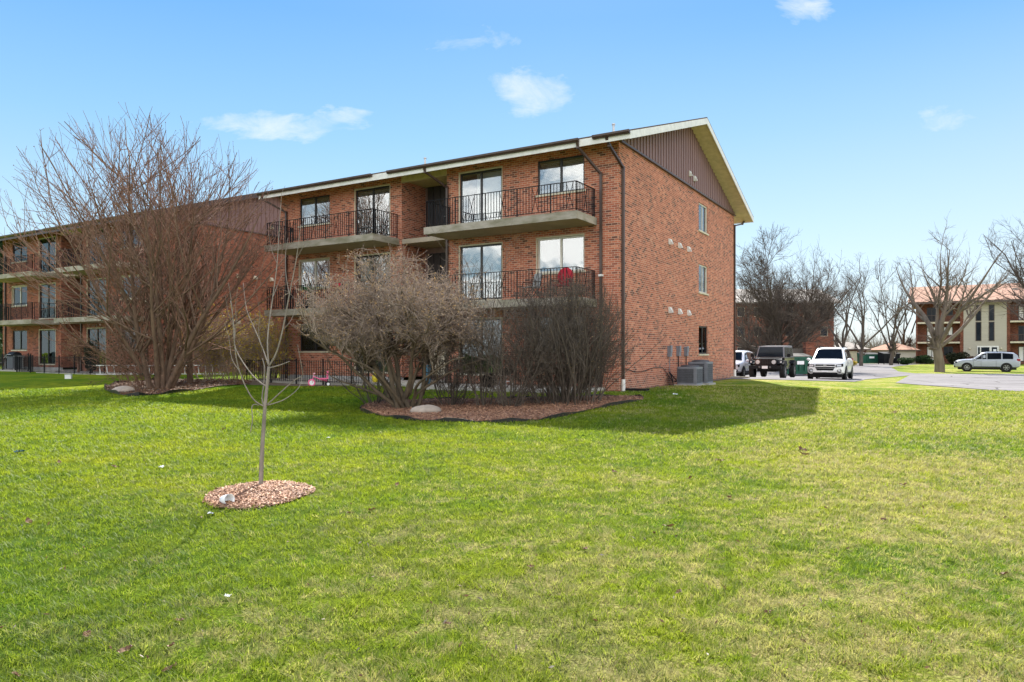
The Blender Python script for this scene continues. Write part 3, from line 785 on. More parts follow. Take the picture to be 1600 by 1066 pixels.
    for k, (a, b) in enumerate(WINX):
        for l, (z0, z1) in enumerate(ZW):
            bl = [(0, .45, 0, 'h'), (.0, .001, .9, 'v'), (0, 1, .35, 'h')][l]
            if l == 1: bl = None
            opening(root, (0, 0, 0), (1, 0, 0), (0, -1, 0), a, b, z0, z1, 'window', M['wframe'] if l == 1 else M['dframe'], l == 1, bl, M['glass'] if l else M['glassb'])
    for k, (a, b) in enumerate(DOORX):
        for l, (z0, z1) in enumerate(ZD):
            bl = [(.0, .0, 0, 'v'), (0.05, 1, 0, 'v'), (0, 1, 0, 'h') if k else (.35, 1, 0, 'v')][l]
            if l == 0: bl = (.6, 1, 0, 'v')
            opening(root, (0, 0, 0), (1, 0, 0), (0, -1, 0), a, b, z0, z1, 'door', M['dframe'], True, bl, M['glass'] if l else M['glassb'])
    for l, (z0, z1) in enumerate(SIDEZ):
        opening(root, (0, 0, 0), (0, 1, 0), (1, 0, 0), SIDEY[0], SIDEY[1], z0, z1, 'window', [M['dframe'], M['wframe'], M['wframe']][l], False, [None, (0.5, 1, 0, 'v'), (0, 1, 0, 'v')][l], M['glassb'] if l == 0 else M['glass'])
    # recess back wall with stair doors
    mb = MB(); mb.box(-9.25, -7.03, 1.53, 1.6, 0, 8.12); mb.build('recess_back', M['siding'], root)
    for l, z in enumerate((.32, 3.06, 5.8)):
        mb = MB()
        for x in np.arange(-9.1, -7.2, .33): mb.box(x, x+.30, 1.475, 1.526, z+.02, z+2.3)
        d = mb.build('entry_door', M['cream'] if l == 0 else M['door'], root)
        h = MB(); h.sphere((-8.2, 1.44, z+1.02), .035, 8, 6); h.build('handle', M['ladder'], d)
    # balconies
    for z in SLAB:
        for (a, b) in ((-6.93, -.80), (-15.47, -9.38)):
            mb = MB(); mb.box(a, b, -1.52, -.003, z-.24, z); 
            s_ = mb.build('balcony', M['concrete'], root)
            mb = MB(); mb.box(a-.003, b+.003, -1.54, -1.5, z-.245, z+.012); mb.box(b-.03, b+.018, -1.5, -.01, z-.243, z+.01); mb.build('slab_edge', M['lichen'], s_)
            inner = a if a > -8 else b
            if a > -8: path = [(a+.06, -.06), (a+.06, -1.44), (b-.06, -1.44), (b-.06, -.06)]
            else: path = [(b-.06, -.06), (b-.06, -1.44), (a+.06, -1.44), (a+.06, -.06)]
            railing_mb(path, z).build('railing', M['black'], s_)
    for z in SLAB: mb = MB(); mb.box(-9.25, -7.03, .02, 1.5, z-.2, z-.02); mb.build('landing', M['concrete'], root)
    # patio slabs
    mb = MB(); mb.box(-7.0, -.5, -2.4, -.016, -.35, .12); mb.build('patio_slab', M['patio'], root)
    mb = MB(); mb.box(-15.6, -9.3, -1.75, -.016, -.35, .14); mb.build('patio_slab', M['patio'], root)
    mb = MB(); mb.box(-9.25, -7.03, -1.4, 1.5, -.3, .17); mb.build('entry_slab', M['patio'], root)
    # dryer vents on the gable wall
    def hood(y, z, s=1.0, big=False):
        mb = MB(); w = .11*s
        x0 = .05 if big else 0.0
        mb.box(x0, x0+.02, y-w, y+w, z-w, z+w)
        P = [(x0+.02, y-w*.9, z-w*.9), (x0+.14*s, y-w*.9, z-w*.9), (x0+.14*s, y+w*.9, z-w*.9), (x0+.02, y+w*.9, z-w*.9), (x0+.02, y-w*.9, z+w*.9), (x0+.06, y-w*.9, z+w*.9), (x0+.06, y+w*.9, z+w*.9), (x0+.02, y+w*.9, z+w*.9)]
        mb.hexa(P); mb.box(x0+.02, x0+.16*s, y-w*.95, y-w*.9, z-w*1.2, z-w*.2)
        mb.build('dryer_vent', M['white'], root)
    for y in (5.08, 6.26, 7.45):
        hood(y, 5.62); hood(y, 2.95)
    hood(7.45, 8.78, .95, True); hood(8.15, 8.72, .95, True)
    # electrical disconnect boxes
    for y, z, hh in ((4.93, 1.12, .42), (6.02, 1.14, .40), (7.02, 1.14, .38)):
        mb = MB(); mb.box(.002, .13, y-.10, y+.10, z, z+hh); mb.box(.13, .145, y-.11, y+.11, z+hh*.4, z+hh+.02)
        b = mb.build('switch_box', M['acgrey'], root)
        c = MB(); c.tube([(.06, y, z), (.06, y, .62), (.10, y+.05, .3), (.25, y+.25, .12)], .022 if y > 5 else .012, 6); c.build('conduit', M['black'] if y > 5 else M['acgrey'], b)
    c = MB(); c.tube([(.03, .5, .75), (.03, 1.3, .62), (.03, 2.0, .60), (.03, 3.2, .72), (.03, 4.2, .72), (.04, 4.7, .45), (.05, 5.2, .2), (.06, 5.4, 0)], .013, 5); c.build('wall_cable', M['black'], root)
    return root
apt = build_apartments()
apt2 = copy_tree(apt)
def swap(o, d):
    for sl_ in getattr(o, 'material_slots', []):
        if sl_.material and sl_.material.name in d: n_ = d[sl_.material.name]; sl_.link = 'OBJECT'; sl_.material = n_
    for c_ in o.children: swap(c_, d)
swap(apt2, {M['brick'].name: M['brick_shaded'], M['white'].name: M['cream'], M['glass'].name: M['glassb']})
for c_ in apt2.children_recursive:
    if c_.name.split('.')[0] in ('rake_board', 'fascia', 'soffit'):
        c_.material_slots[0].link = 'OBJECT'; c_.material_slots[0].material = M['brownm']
apt2.location = B2; tag(apt2, 'brick apartment block at the left, mostly hidden behind the big bare tree', 'building', 'red brick apartment blocks')

def LB(B, x, y, z=0): return B+EX*x+EY*y+Vector((0, 0, z))
def fence(B, path, z, label, h=.92):
    root = empty('patio_fence', LB(B, *path[0], z), ANG, label, 'fence')
    o = path[0]; P = [(p[0]-o[0], p[1]-o[1]) for p in path]
    mb = MB(); posts = []
    for a, b in zip(P, P[1:]):
        a = Vector((*a, 0)); b = Vector((*b, 0)); d = b-a; n = max(2, round(d.length/.125))
        mb.bar(a+Vector((0, 0, h-.03)), b+Vector((0, 0, h-.03)), .032, .016); mb.bar(a+Vector((0, 0, .10)), b+Vector((0, 0, .10)), .032, .016)
        for i in range(n+1):
            p = a+d*i/n
            if i % 12 == 0 or i == n: posts.append(p)
            else: mb.bar(p+Vector((0, 0, .06)), p+Vector((0, 0, h)), .016)
    mb.build('picket_panel', M['black'], root)
    for p in posts:
        q_ = MB(); q_.bar(p-Vector((0, 0, .25)), p+Vector((0, 0, h+.04)), .045); q_.obox(p+Vector((0, 0, h+.05)), (.06, .06, .02)); q_.build('post', M['black'], root)
fence(B1, [(-16.2, -.3), (-16.2, -1.85), (-9.3, -1.85)], .05, 'black iron picket fence round the patio left of the pink tricycle')
fence(B1, [(-7.0, -1.5), (-2.2, -1.5), (-.7, -1.5), (-.7, -.1)], .12, 'black iron picket fence on the patio behind the twiggy bushes')
fence(B2, [(-15.6, -.1), (-15.6, -1.6), (-9.3, -1.6)], .14, 'black iron picket fence round the far left patio with the gas grill')
fence(B2, [(-9.1, -1.6), (-9.1, -2.4), (-.4, -2.4)], .05, 'black iron picket fence beside the clipped bush and the ladder')

# ------------------------------------------------------------------ AIR CONDITIONERS
def ac_unit(loc, rz, s, h, label, pad=True):
    root = empty('air_conditioner', loc, rz, label, 'air conditioner', 'outdoor air conditioner units')
    r = .12*s
    def prof(k): # rounded square
        out = []
        for cx, cy, a0 in ((1, 1, 0), (-1, 1, 90), (-1, -1, 180), (1, -1, 270)):
            for j in range(5):
                a = R(a0+j*22.5); out.append(((s/2-r)*cx+r*k*math.cos(a), (s/2-r)*cy+r*k*math.sin(a)))
        return out
    P = prof(1.0)
    mb = MB(); n = len(P)
    for i in range(n):
        a, b = P[i], P[(i+1) % n]; mb.face([(*a, .04), (*b, .04), (*b, h-.06), (*a, h-.06)])
    mb.build('coil', M['acdark'], root)
    mb = MB()
    for i in range(n):   # vertical wires and corner posts
        a = Vector((*P[i], 0)); b = Vector((*P[(i+1) % n], 0)); L = (b-a).length; m_ = max(1, int(L/.045))
        for k in range(m_):
            p = a+(b-a)*(k/m_); mb.bar(p*1.012+Vector((0, 0, .05)), p*1.012+Vector((0, 0, h-.06)), .007)
    for k in range(1, 9):
        z = .04+(h-.1)*k/9
        for i in range(n): mb.bar(Vector((*P[i], z))*1, Vector((*P[(i+1) % n], z)), .022, .006)
    mb.build('louvre', M['acgrey'], root)
    mb = MB()
    for z0, z1 in ((0, .06), (h-.08, h)):
        Q = [Vector((p[0]*1.03, p[1]*1.03, 0)) for p in P]
        for i in range(n): a, b = Q[i], Q[(i+1) % n]; mb.face([(a.x, a.y, z0), (b.x, b.y, z0), (b.x, b.y, z1), (a.x, a.y, z1)])
        mb.face([(q_.x, q_.y, z1) for q_ in Q])
    for sx in (-1, 1):
        mb.box(sx*s*.49-.03, sx*s*.49+.03, -s*.49-.03, -s*.49+.03, .05, h-.05) if False else None
    mb.bar((s*.42, -s*.5, .05), (s*.42, -s*.5, h-.05), .12, .03)
    mb.build('casing', M['acgrey'], root)
    mb = MB()
    mb.lathe((0, 0, h), [(s*.44, 0), (s*.42, .05), (s*.25, .075), (s*.1, .08), (0.001, .08)], 24); mb.build('fan_guard', M['acdark'], root)
    if pad: mb = MB(); mb.box(-s*.6, s*.6, -s*.6, s*.6, -.12, -.003); mb.build('pad', M['patio'], root)
def bx_at(px, py, off=0): return PG(px, py)
p = LB(B1, .85, 4.95, 0); ac_unit((p.x, p.y, G(p.x, p.y)+.07), ANG+.0, .78, .66, 'squat round cornered air conditioner unit standing in front, nearer the brick corner')
p = LB(B1, .85, 6.35, 0); ac_unit((p.x, p.y, G(p.x, p.y)+.07), ANG+.0, .80, .84, 'taller air conditioner unit standing behind the squat one')
mb = MB(); p = LB(B1, .22, 4.6)
mb = MB(); mb.tube([LB(B1, .06, 4.9, .5), LB(B1, .2, 4.7, .42), LB(B1, .3, 4.6, .15), LB(B1, .45, 4.8, .2)], .03, 6); mb.tube([LB(B1, .06, 5.1, .45), LB(B1, .25, 4.9, .3), LB(B1, .45, 4.9, .12)], .018, 6)
tag(mb.build('refrigerant_hose', M['black'], smooth=True), 'black insulated hoses running from the brick wall to the squat air conditioner', 'hose')
# splash blocks
for (x, y, lab) in ((.45, .35, 'dark splash block under the white pipe at the near brick corner'), (.5, 14.4, 'pale splash block under the pipe at the far end of the brick side wall')):
    mb = MB(); p = LB(B1, x, y); mb.obox((0, 0, .03), (.85, .3, .05)); mb.obox((0, .14, .07), (.85, .04, .05)); mb.obox((0, -.14, .07), (.85, .04, .05))
    o = mb.build('splash_block', M['edging'] if y < 3 else M['patio']); o.location = (p.x, p.y, G(p.x, p.y)); o.rotation_euler = (0, 0, ANG); tag(o, lab, 'splash block')
# thin soil strip along the side wall
strip = [LB(B1, 0.02, -.3), LB(B1, .75, -.2), LB(B1, .8, 3), LB(B1, 1.1, 4), LB(B1, 1.15, 7.5), LB(B1, .5, 9), LB(B1, .45, 15), LB(B1, .02, 15)]
poly_sheet('soil_strip', strip, M['soil'], .012, .5)
pf = [LB(B1, -16.6, -3.2), LB(B1, -12, -2.7), LB(B1, -9, -2.6), LB(B1, -6.5, -3.0), LB(B1, -.5, -3.0), LB(B1, -.1, 0), LB(B1, -16.6, 0)]
poly_sheet('bare_soil', pf, M['soil'], .008, .5)

# ------------------------------------------------------------------ SAPLING
sapY = rc.y+.05
def sapling():
    base = PG(408, 766); Y0 = base.y
    root = empty('sapling', base, 0, 'young thin bare tree standing in a round patch of wood chips', 'tree')
    def T(pts, r0, r1, ddy):
        if r1 < .015: r0 *= .66; r1 *= .75
        out = []; n = len(pts)
        for i, (px, py) in enumerate(pts):
            out.append(W(px, py, Y0+ddy*i/(n-1))-base)
        return out, [r0+(r1-r0)*i/(n-1) for i in range(n)]
    def smoothp(pts, rs):
        o = []; r = []
        for i in range(len(pts)-1):
            p0 = pts[max(i-1, 0)]; p1 = pts[i]; p2 = pts[i+1]; p3 = pts[min(i+2, len(pts)-1)]
            for j in range(4):
                t = j/4; o.append(.5*((2*p1)+(p2-p0)*t+(2*p0-5*p1+4*p2-p3)*t*t+(3*p1-p0-3*p2+p3)*t**3)); r.append(rs[i]+(rs[i+1]-rs[i])*t)
        return o+[pts[-1]], r+[rs[-1]]
    mb = MB(); p, r = smoothp(*T([(407, 770), (408.5, 730), (410, 695), (412.5, 660), (414, 636), (417, 605), (420, 573)], .025, .0151, 0)); mb.tube(p, r, 10)
    
    mb.build('trunk', M['bark_sap'], root, smooth=True)
    mb = MB()
    BR = [([(420, 573), (418, 540), (420, 509), (426, 466), (433, 412), (436, 360), (439, 318)], .014, .004, .2),
          ([(420, 573), (432, 551), (441.6, 516), (452, 461), (463, 405), (470, 351)], .016, .004, -.25),
          ([(414, 636), (394, 622), (374, 580), (366, 535), (363, 484), (357, 442)], .013, .003, -.45),
          ([(417, 605), (394, 586), (368.6, 546), (366, 512), (360, 470)], .012, .003, .4),
          ([(419, 570), (411, 546), (399.6, 518), (385.6, 484), (380, 442)], .010, .003, .5),
          ([(415, 635), (441, 611), (462, 593), (472.5, 587), (471, 572), (465, 539)], .011, .003, -.4),
          ([(416, 634), (441, 626), (459, 614), (468, 603.5), (472, 590)], .009, .003, .3),
          ([(422, 575), (438, 570.5), (452, 565)], .010, .006, -.2),
          ([(413, 634), (409.5, 623), (412.5, 596), (413, 572), (409.5, 560)], .012, .006, .1),
          ([(404, 634), (399, 632), (393.6, 636), (394.5, 656), (391.5, 676)], .006, .007, -.1),
          ([(366, 535), (369, 505), (368, 475), (372, 450)], .006, .002, -.2), ([(452, 461), (447, 430), (446, 400), (450, 372)], .006, .002, .2),
          ([(426, 466), (436, 440), (444, 425)], .005, .002, .2), ([(439, 318), (441, 300), (446, 290)], .004, .002, 0), ([(366, 512), (357, 490), (352, 462)], .004, .002, -.1), ([(374, 580), (362, 560), (358, 530), (351, 505)], .005, .002, .15), ([(441, 516), (455, 500), (466, 470), (478, 452)], .005, .002, .1), ([(411, 546), (404, 520), (406, 490), (401, 462)], .005, .002, -.1), ([(433, 412), (424, 390), (420, 366)], .004, .002, .1), ([(463, 405), (474, 385), (482, 372)], .004, .002, 0)]
    for pts, a, b, dy in BR:
        p, r = smoothp(*T(pts, a, b, dy)); 
        if pts[0][0] > 418 and False: pass
        mb.tube(p, r, 7)
    mb.build('crown', M['bark_sap'], root, smooth=True)
sapling()

# ------------------------------------------------------------------ BARE TREES AND BUSHES
def stems_fan(rng, n, spread, len_, rad, a0, a1, base=.3):
    out = []
    for i in range(n):
        az = 2*math.pi*(i+rng.uniform(-.3, .3))/n*2.4; tl = R(a0+(a1-a0)*((i+.5)/n)+rng.uniform(-4, 4))
        L = rng.uniform(*len_)*(1 if tl < R(35) else .85)
        b = base*rng.uniform(.1, 1)
        out.append((b*math.cos(az), b*math.sin(az), math.sin(tl)*math.cos(az), math.sin(tl)*math.sin(az), math.cos(tl), L, rng.uniform(*rad)))
    return out
rs = random.Random(3)
def gp(px, py): p = PG(px, py); return (p.x, p.y, p.z)
base = gp(248, 608)
def envL(t):
    d = (t-np.array([-.6, 0, 4.8]))/np.array([5.8, 4.6, 5.9]); return (d**2).sum(1) < 1
bare_tree('bare_tree', base, 21, stems_fan(rs, 11, 1, (6.6, 8.6), (.075, .12), 3, 36, .5),
    [dict(K=10, wob=.05, trop=.15, tip=.12),
     dict(n=21, t=(.10, .97), ang=(28, 68), len=.66, rmin=.020, K=9, wob=.06, trop=.40, rad=.5, trunk=True),
     dict(n=7, t=(.12, 1), ang=(16, 42), len=.50, rmin=.0125, K=6, wob=.07, trop=.34),
     dict(n=4, t=(.15, 1), ang=(16, 44), len=.46, rmin=.0078, K=4, wob=.10, trop=.2)],
    'big bare many stemmed tree spreading in front of the left apartment block', 'tree', M['bark'], M['bark_red'], buds=(7000, .02, M['bud_red']), env=envL)
p = PG(297, 600); bare_tree('bare_tree', (p.x, p.y, p.z), 5, [(0, 0, .03, 0, 1, 5.5, .13)],
    [dict(K=9, wob=.04, trop=.3, tip=.3), dict(n=16, t=(.35, 1), ang=(25, 60), len=.42, rmin=.012, K=7, trop=.3, trunk=True),
     dict(n=9, t=(.1, 1), ang=(20, 55), len=.5, rmin=.008, K=5), dict(n=4, t=(.2, 1), ang=(20, 50), len=.5, rmin=.006, K=4)],
    'single trunked bare tree just right of the big bare tree, by the ladder', 'tree', M['bark'], M['bark_red'])
# low twiggy suckers at the foot of the big tree
def bush(name, loc, seed, n, h, spread, label, twig, r=.012, sub=8, sub2=5, wob=.1, buds=None, trunkmat=None, lean=0, cat='bush', len2=.42, rm=.005, group=None, trop=.35, env=None, base=.35, a0=3):
    rg = random.Random(seed); st = []
    for i in range(n):
        az = rg.uniform(0, 2*math.pi); tl = R(rg.uniform(a0, spread)); b = rg.uniform(0, base)
        st.append((b*math.cos(az), b*math.sin(az), math.sin(tl)*math.cos(az)+lean, math.sin(tl)*math.sin(az), math.cos(tl), h*rg.uniform(.75, 1.15), r*rg.uniform(.7, 1.5)))
    return bare_tree(name, loc, seed, st, [dict(K=8, wob=wob, trop=trop, tip=.3), dict(n=sub, t=(.15, 1), ang=(18, 60), len=len2, rmin=rm*1.3, K=6, wob=.13, trop=.2),
        dict(n=sub2, t=(.1, 1), ang=(20, 65), len=.5, rmin=rm, K=5, wob=.16, trop=.1), dict(n=3, t=(.2, 1), ang=(20, 70), len=.5, rmin=rm*.8, K=4, wob=.2, trop=.05)],
        label, cat, trunkmat or twig, twig, buds=buds, S0=6, group=group, env=env)
p = PG(225, 606); bush('bush', (p.x-.2, p.y+.3, p.z), 61, 48, 2.2, 50, 'low brown tangle of shoots at the foot of the big bare tree', M['bark_red'], .010, 7, 4, cat='bush', buds=(2500, .03, M['evergreen_dark']), base=.9)
# forsythia row behind
for k, (px, py, hh, nb) in enumerate(((325, 594, 2.3, 1500), (362, 595, 2.4, 3600), (410, 595, 2.3, 5200))):
    p = PG(px, py); lab = ['brownish twiggy bush with few blossoms nearest the big bare tree', 'yellow flecked twiggy bush in the middle of the row', 'yellowest flowering bush at the right end of the row beside the iron fence'][k]
    bush('flowering_bush', (p.x, p.y+.3, p.z), 70+k, 34, hh, 42, lab, M['bark_gray'], .012, 8, 5, buds=(nb, .032, M['yflower']), group='flowering bushes by the patio fence', base=.5)

# middle big bush
base = PG(632, 640)
ST = []
rg = random.Random(44)
for (dx, dz, L, r, az) in ((-.75, 1, 3.1, .085, 0), (-.5, 1, 3.3, .075, .3), (-.25, 1, 3.3, .07, -.5), (0, 1, 3.2, .08, .4), (.2, 1, 3.2, .075, -.3), (.42, 1, 2.9, .06, .2), (-.9, 1, 3.0, .06, -.35), (-.6, 1, 2.9, .05, -.6), (.25, 1, 2.8, .05, .6), (-1.1, 1, 3.0, .05, .2), (-.7, 1, 2.8, .045, .6), (.05, 1, 3.0, .05, -.8), (.6, 1, 2.7, .045, 0), (.85, 1, 2.9, .05, .15), (.75, 1, 2.8, .045, -.4)):
    ST.append((rg.uniform(-.2, .25), rg.uniform(-.2, .2), dx, az*.8, dz, L, r))
def envA(t):
    c = np.array([-.15, 0, 2.82]); d = (t-c)/np.array([3.0, 2.3, 1.6]); return (d**2).sum(1) < 1
bare_tree('bare_bush', base, 33, ST,
    [dict(K=10, wob=.15, trop=.05, tip=.25), dict(n=16, t=(.42, 1), ang=(35, 85), len=.50, rmin=.014, K=7, wob=.22, trop=.10, trunk=True),
     dict(n=14, t=(.15, 1), ang=(30, 85), len=.58, rmin=.0062, K=6, wob=.26, trop=.08), dict(n=8, t=(.15, 1), ang=(25, 75), len=.50, rmin=.0048, K=4, wob=.22, trop=.12)],
    'wide round headed bare bush behind the pale rock in the wood chip bed', 'bush', M['bark_mossy'], M['bark_gray'], buds=(16000, .019, M['bud']), env=envA)
p = PG(585, 633); bush('bush', (p.x, p.y+.1, p.z), 82, 26, 1.9, 55, 'thin dark stems fanning out at the left tip of the wood chip bed', M['bark_dark'], .013, 4, 3, base=.3)
for k, (px, py, h) in enumerate(((705, 635, 1.7), (757, 636, 2.6), (796, 637, 1.8))):
    p = PG(px, py); bush('bush', p, 90+k, [22, 16, 26][k], h, [38, 30, 40][k], ['small sparse dark stemmed bush just right of the pale rock', 'tall thin sparse bush between the two big bushes', 'low dark stemmed bush left of the dense corner bush'][k], M['bark_dark'], .014, 6, 4, base=.25)
p = PG(884, 632)
def envB(t):
    c = np.array([0, 0, 1.55]); d = (t-c)/np.array([1.95, 1.6, 2.1]); return (d**2).sum(1) < 1
bush('bush', (p.x, p.y+.35, p.z), 101, 120, 3.1, 40, 'dense dark bare bush filling the bed in front of the brick corner', M['bark_dark'], .014, 10, 5, buds=(2500, .014, M['bud']), base=.95, a0=1, rm=.0048, env=envB, len2=.36)
# far-left small plants
p = PG(122, 583); bare_tree('small_tree', p, 12, [(0, 0, .05, 0, 1, 1.5, .05), (0, 0, -.25, .1, 1, 1.5, .04)],
    [dict(K=6, wob=.08, tip=.4), dict(n=14, t=(.35, 1), ang=(30, 70), len=.55, rmin=.010, K=5), dict(n=9, t=(.1, 1), ang=(30, 70), len=.55, rmin=.007, K=4), dict(n=4, t=(.1, 1), ang=(30, 70), len=.5, rmin=.006, K=3)],
    'very small tan bare tree left of the clipped evergreen bush', 'tree', M['bark_red'], M['bark_red'], buds=(1500, .03, M['bud']))
def leafy(name, loc, rad, n, size, mat, label, cat, seed, trunk=.04, group=None, lobes=6, hc=None):
    rng = np.random.default_rng(seed); root = empty(name, loc, 0, label, cat, group)
    rad = np.array(rad); hc = hc if hc is not None else rad[2]*1.0
    C = rng.normal(0, .42, (lobes, 3)); C = C/np.maximum(1, np.linalg.norm(C, axis=1, keepdims=True)); rl = rng.uniform(.45, .8, lobes)
    i = rng.integers(0, lobes, n); u = norm(rng.normal(0, 1, (n, 3))); rr = rl[i]*(.55+.45*rng.random(n)**.5)
    P = (C[i]*.62+u*rr[:, None])*rad+np.array([0, 0, hc]); P = P[P[:, 2] > .03]
    card_obj('crown', rng, P, size, mat, root, .5)
    S = stems_fan(random.Random(seed), 5, 1, (hc*.9, hc*1.2), (trunk*.5, trunk), 3, 30, .05)
    st = np.array(S); P, Rr = grow(rng, np.stack([st[:, 0], st[:, 1], np.full(5, -.05)], 1), st[:, 2:5], st[:, 5], st[:, 6], st[:, 6]*.3, 6, .08, .1)
    join_tubes('trunk', [(P, Rr, 5)], M['bark_dark'], root); return root
p = PG(143, 584.5); leafy('clipped_bush', p, (.48, .48, .75), 3500, .04, M['evergreen_dark'], 'dark clipped evergreen bush left of the ladder', 'bush', 4, hc=.95)
def conifer(loc, h, rad, seed, label):
    rng = np.random.default_rng(seed); root = empty('conifer', loc, 0, label, 'tree')
    n = 16000; t = rng.random(n)**.8; z = .8+t*(h-.8); tier = 1-.22*np.abs(np.sin(z*3.2)); r = rad*(1-t)**.8*tier*(rng.random(n)**.4); a = rng.random(n)*2*math.pi
    P = np.stack([r*np.cos(a), r*np.sin(a), z-r*.25], 1); card_obj('crown', rng, P, .14, M['evergreen'], root, .3)
    mb = MB(); mb.tube([(0, 0, -.1), (0, 0, h*.5), (0, 0, h)], [.2, .12, .02], 8); mb.build('trunk', M['bark_dark'], root)
w = W(2, 375, 62); conifer((w.x, w.y, .3), w.z-.3, 2.3, 8, 'dark green conifer at the left edge behind the left apartment block')
w = W(-40, 400, 58); conifer((w.x, w.y, .3), w.z-.3, 2.6, 9, 'second dark conifer cut by the left edge of the view')

# right hand trees
def big_tree(px, py, Y, top, width, seed, label, stems=5, bark='bark_far', dens=1.0, a1=42, r=.2, first=.0, group=None, name='bare_tree', lowstart=.12, fine=1.0, fork=.18):
    x = (px-800)/F*Y; z = G(x, Y); h = CAMZ+(HZ-top)/F*Y-z; wd = width/F*Y/2
    rg = random.Random(seed); fk = h*fork
    st = [(0, 0, rg.uniform(-.03, .03), 0, 1, fk*1.25, r, -.15), (0, 0, rg.uniform(-.08, .08), 0, 1, h*.80-fk, r*.62, fk*.95)]
    for i in range(stems-1):
        az = 2*math.pi*i/(stems-1)+rg.uniform(-.3, .3); tl = R(rg.uniform(a1*.45, a1)); z0 = fk*rg.uniform(.72, 1.1)
        st.append((.05*math.cos(az), .05*math.sin(az), math.sin(tl)*math.cos(az), math.sin(tl)*math.sin(az), math.cos(tl), (h-z0)*rg.uniform(.72, .9), r*rg.uniform(.42, .62), z0))
    def env(t):
        d = (t-np.array([0, 0, h*.53]))/np.array([wd*1.12, wd*1.12, h*.52]); return (d**2).sum(1) < 1.02
    k = fine*Y/60
    return bare_tree(name, (x, Y, z), seed, st, [dict(K=10, wob=.11, trop=.22, tip=.08), dict(n=int(13*dens), t=(lowstart+.12, 1), ang=(22, 55), len=.42, rmin=.026*k, K=8, wob=.10, trop=.35, trunk=True, rad=.55),
        dict(n=int(11*dens), t=(.12, 1), ang=(22, 60), len=.48, rmin=.013*k, K=6, wob=.13, trop=.25), dict(n=int(7*dens), t=(.15, 1), ang=(22, 60), len=.50, rmin=.009*k, K=4, wob=.16, trop=.15)],
        label, 'tree', M[bark], M[bark], group=group, env=env)
big_tree(1218, 575, 62, 358, 195, 31, 'broad dense bare tree behind the black off road car', 11, dens=1.5, a1=72, r=.26, lowstart=-.05, fork=.12)
big_tree(1468, 582, 60, 338, 205, 32, 'large spreading bare tree with thick pale trunk left of the silver car', 5, bark='bark_pale', dens=.78, a1=40, r=.42, lowstart=.12)
big_tree(1660, 582, 52, 305, 230, 36, 'bare tree reaching in from the right edge above the silver car', 6, dens=.95, a1=58, r=.3)
for k, (px, Y, top, wd) in enumerate(((1318, 88, 395, 60), (1346, 84, 398, 95), (1392, 88, 400, 75), (1412, 104, 415, 60), (1168, 90, 420, 60))):
    big_tree(px, 560, Y, top, wd, 40+k, ['slim bare tree just right of the broad dense tree', 'bare tree rising behind the small garage with the white door', 'bare tree behind the dark dumpster, left of the reddish garage roof', 'faint slender bare tree just left of the far right apartment block', 'slim bare tree by the far end of the brick side wall'][k], 4, dens=.8, a1=38, r=.24, group='distant bare trees', fine=.8)

# far hedgerow haze of twigs
def far_wood():
    rng = np.random.default_rng(77); n = 5200
    x = rng.uniform(15, 130, n); y = rng.uniform(125, 175, n); h = 3+2.5*rng.random(n)*(1+.5*np.sin(x*.21))
    s = np.stack([x, y, np.full(n, -.4)], 1); d = rng.normal(0, .3, (n, 3)); d[:, 2] = 1
    P, Rr = grow(rng, s, d, h, np.full(n, .06), np.full(n, .02), 6, .22, .2)
    s, d, L, r0, r1 = sprout(rng, P, Rr, 3, .2, 1, (20, 60), .4, h); P2, R2 = grow(rng, s, d, L, r0, r1, 4, .2, .1)
    v, q_ = tubes(P, Rr, 3); v2, q2 = tubes(P2, R2, 3)
    o = link('far_thicket', np_mesh('far_thicket', np.concatenate([v, v2]), np.concatenate([q_, q2+len(v)])), M['bark_pale'])
    tag(o, 'low band of bare thicket along the horizon behind the garages', 'thicket', kind='stuff')
far_wood()

# ------------------------------------------------------------------ CARS (local: +x forward)
def loft(mb, rings, cap=True):
    for a, b in zip(rings, rings[1:]):
        n = len(a)
        for j in range(n): mb.face([a[j], a[(j+1) % n], b[(j+1) % n], b[j]])
    if cap: mb.face(rings[0]); mb.face(rings[-1][::-1])
def car_paint(name, col, rough=.25):
    m, t, out = nt(name); b = N(t, 'ShaderNodeBsdfPrincipled', Roughness=rough); b.inputs['Base Color'].default_value = (*col, 1)
    b.inputs['Coat Weight'].default_value = .3; b.inputs['Specular IOR Level'].default_value = .3; b.inputs['Coat Roughness'].default_value = .05
    tc = N(t, 'ShaderNodeTexCoord'); n = noise(t, 3, tc.outputs['Object'], 3)
    t.links.new(mix(t, ramp(t, n, [(.3, (0,)), (.8, (.35,))]), col, tuple(c*.75 for c in col)), b.inputs['Base Color'])
    t.links.new(b.outputs[0], out.inputs[0]); return m
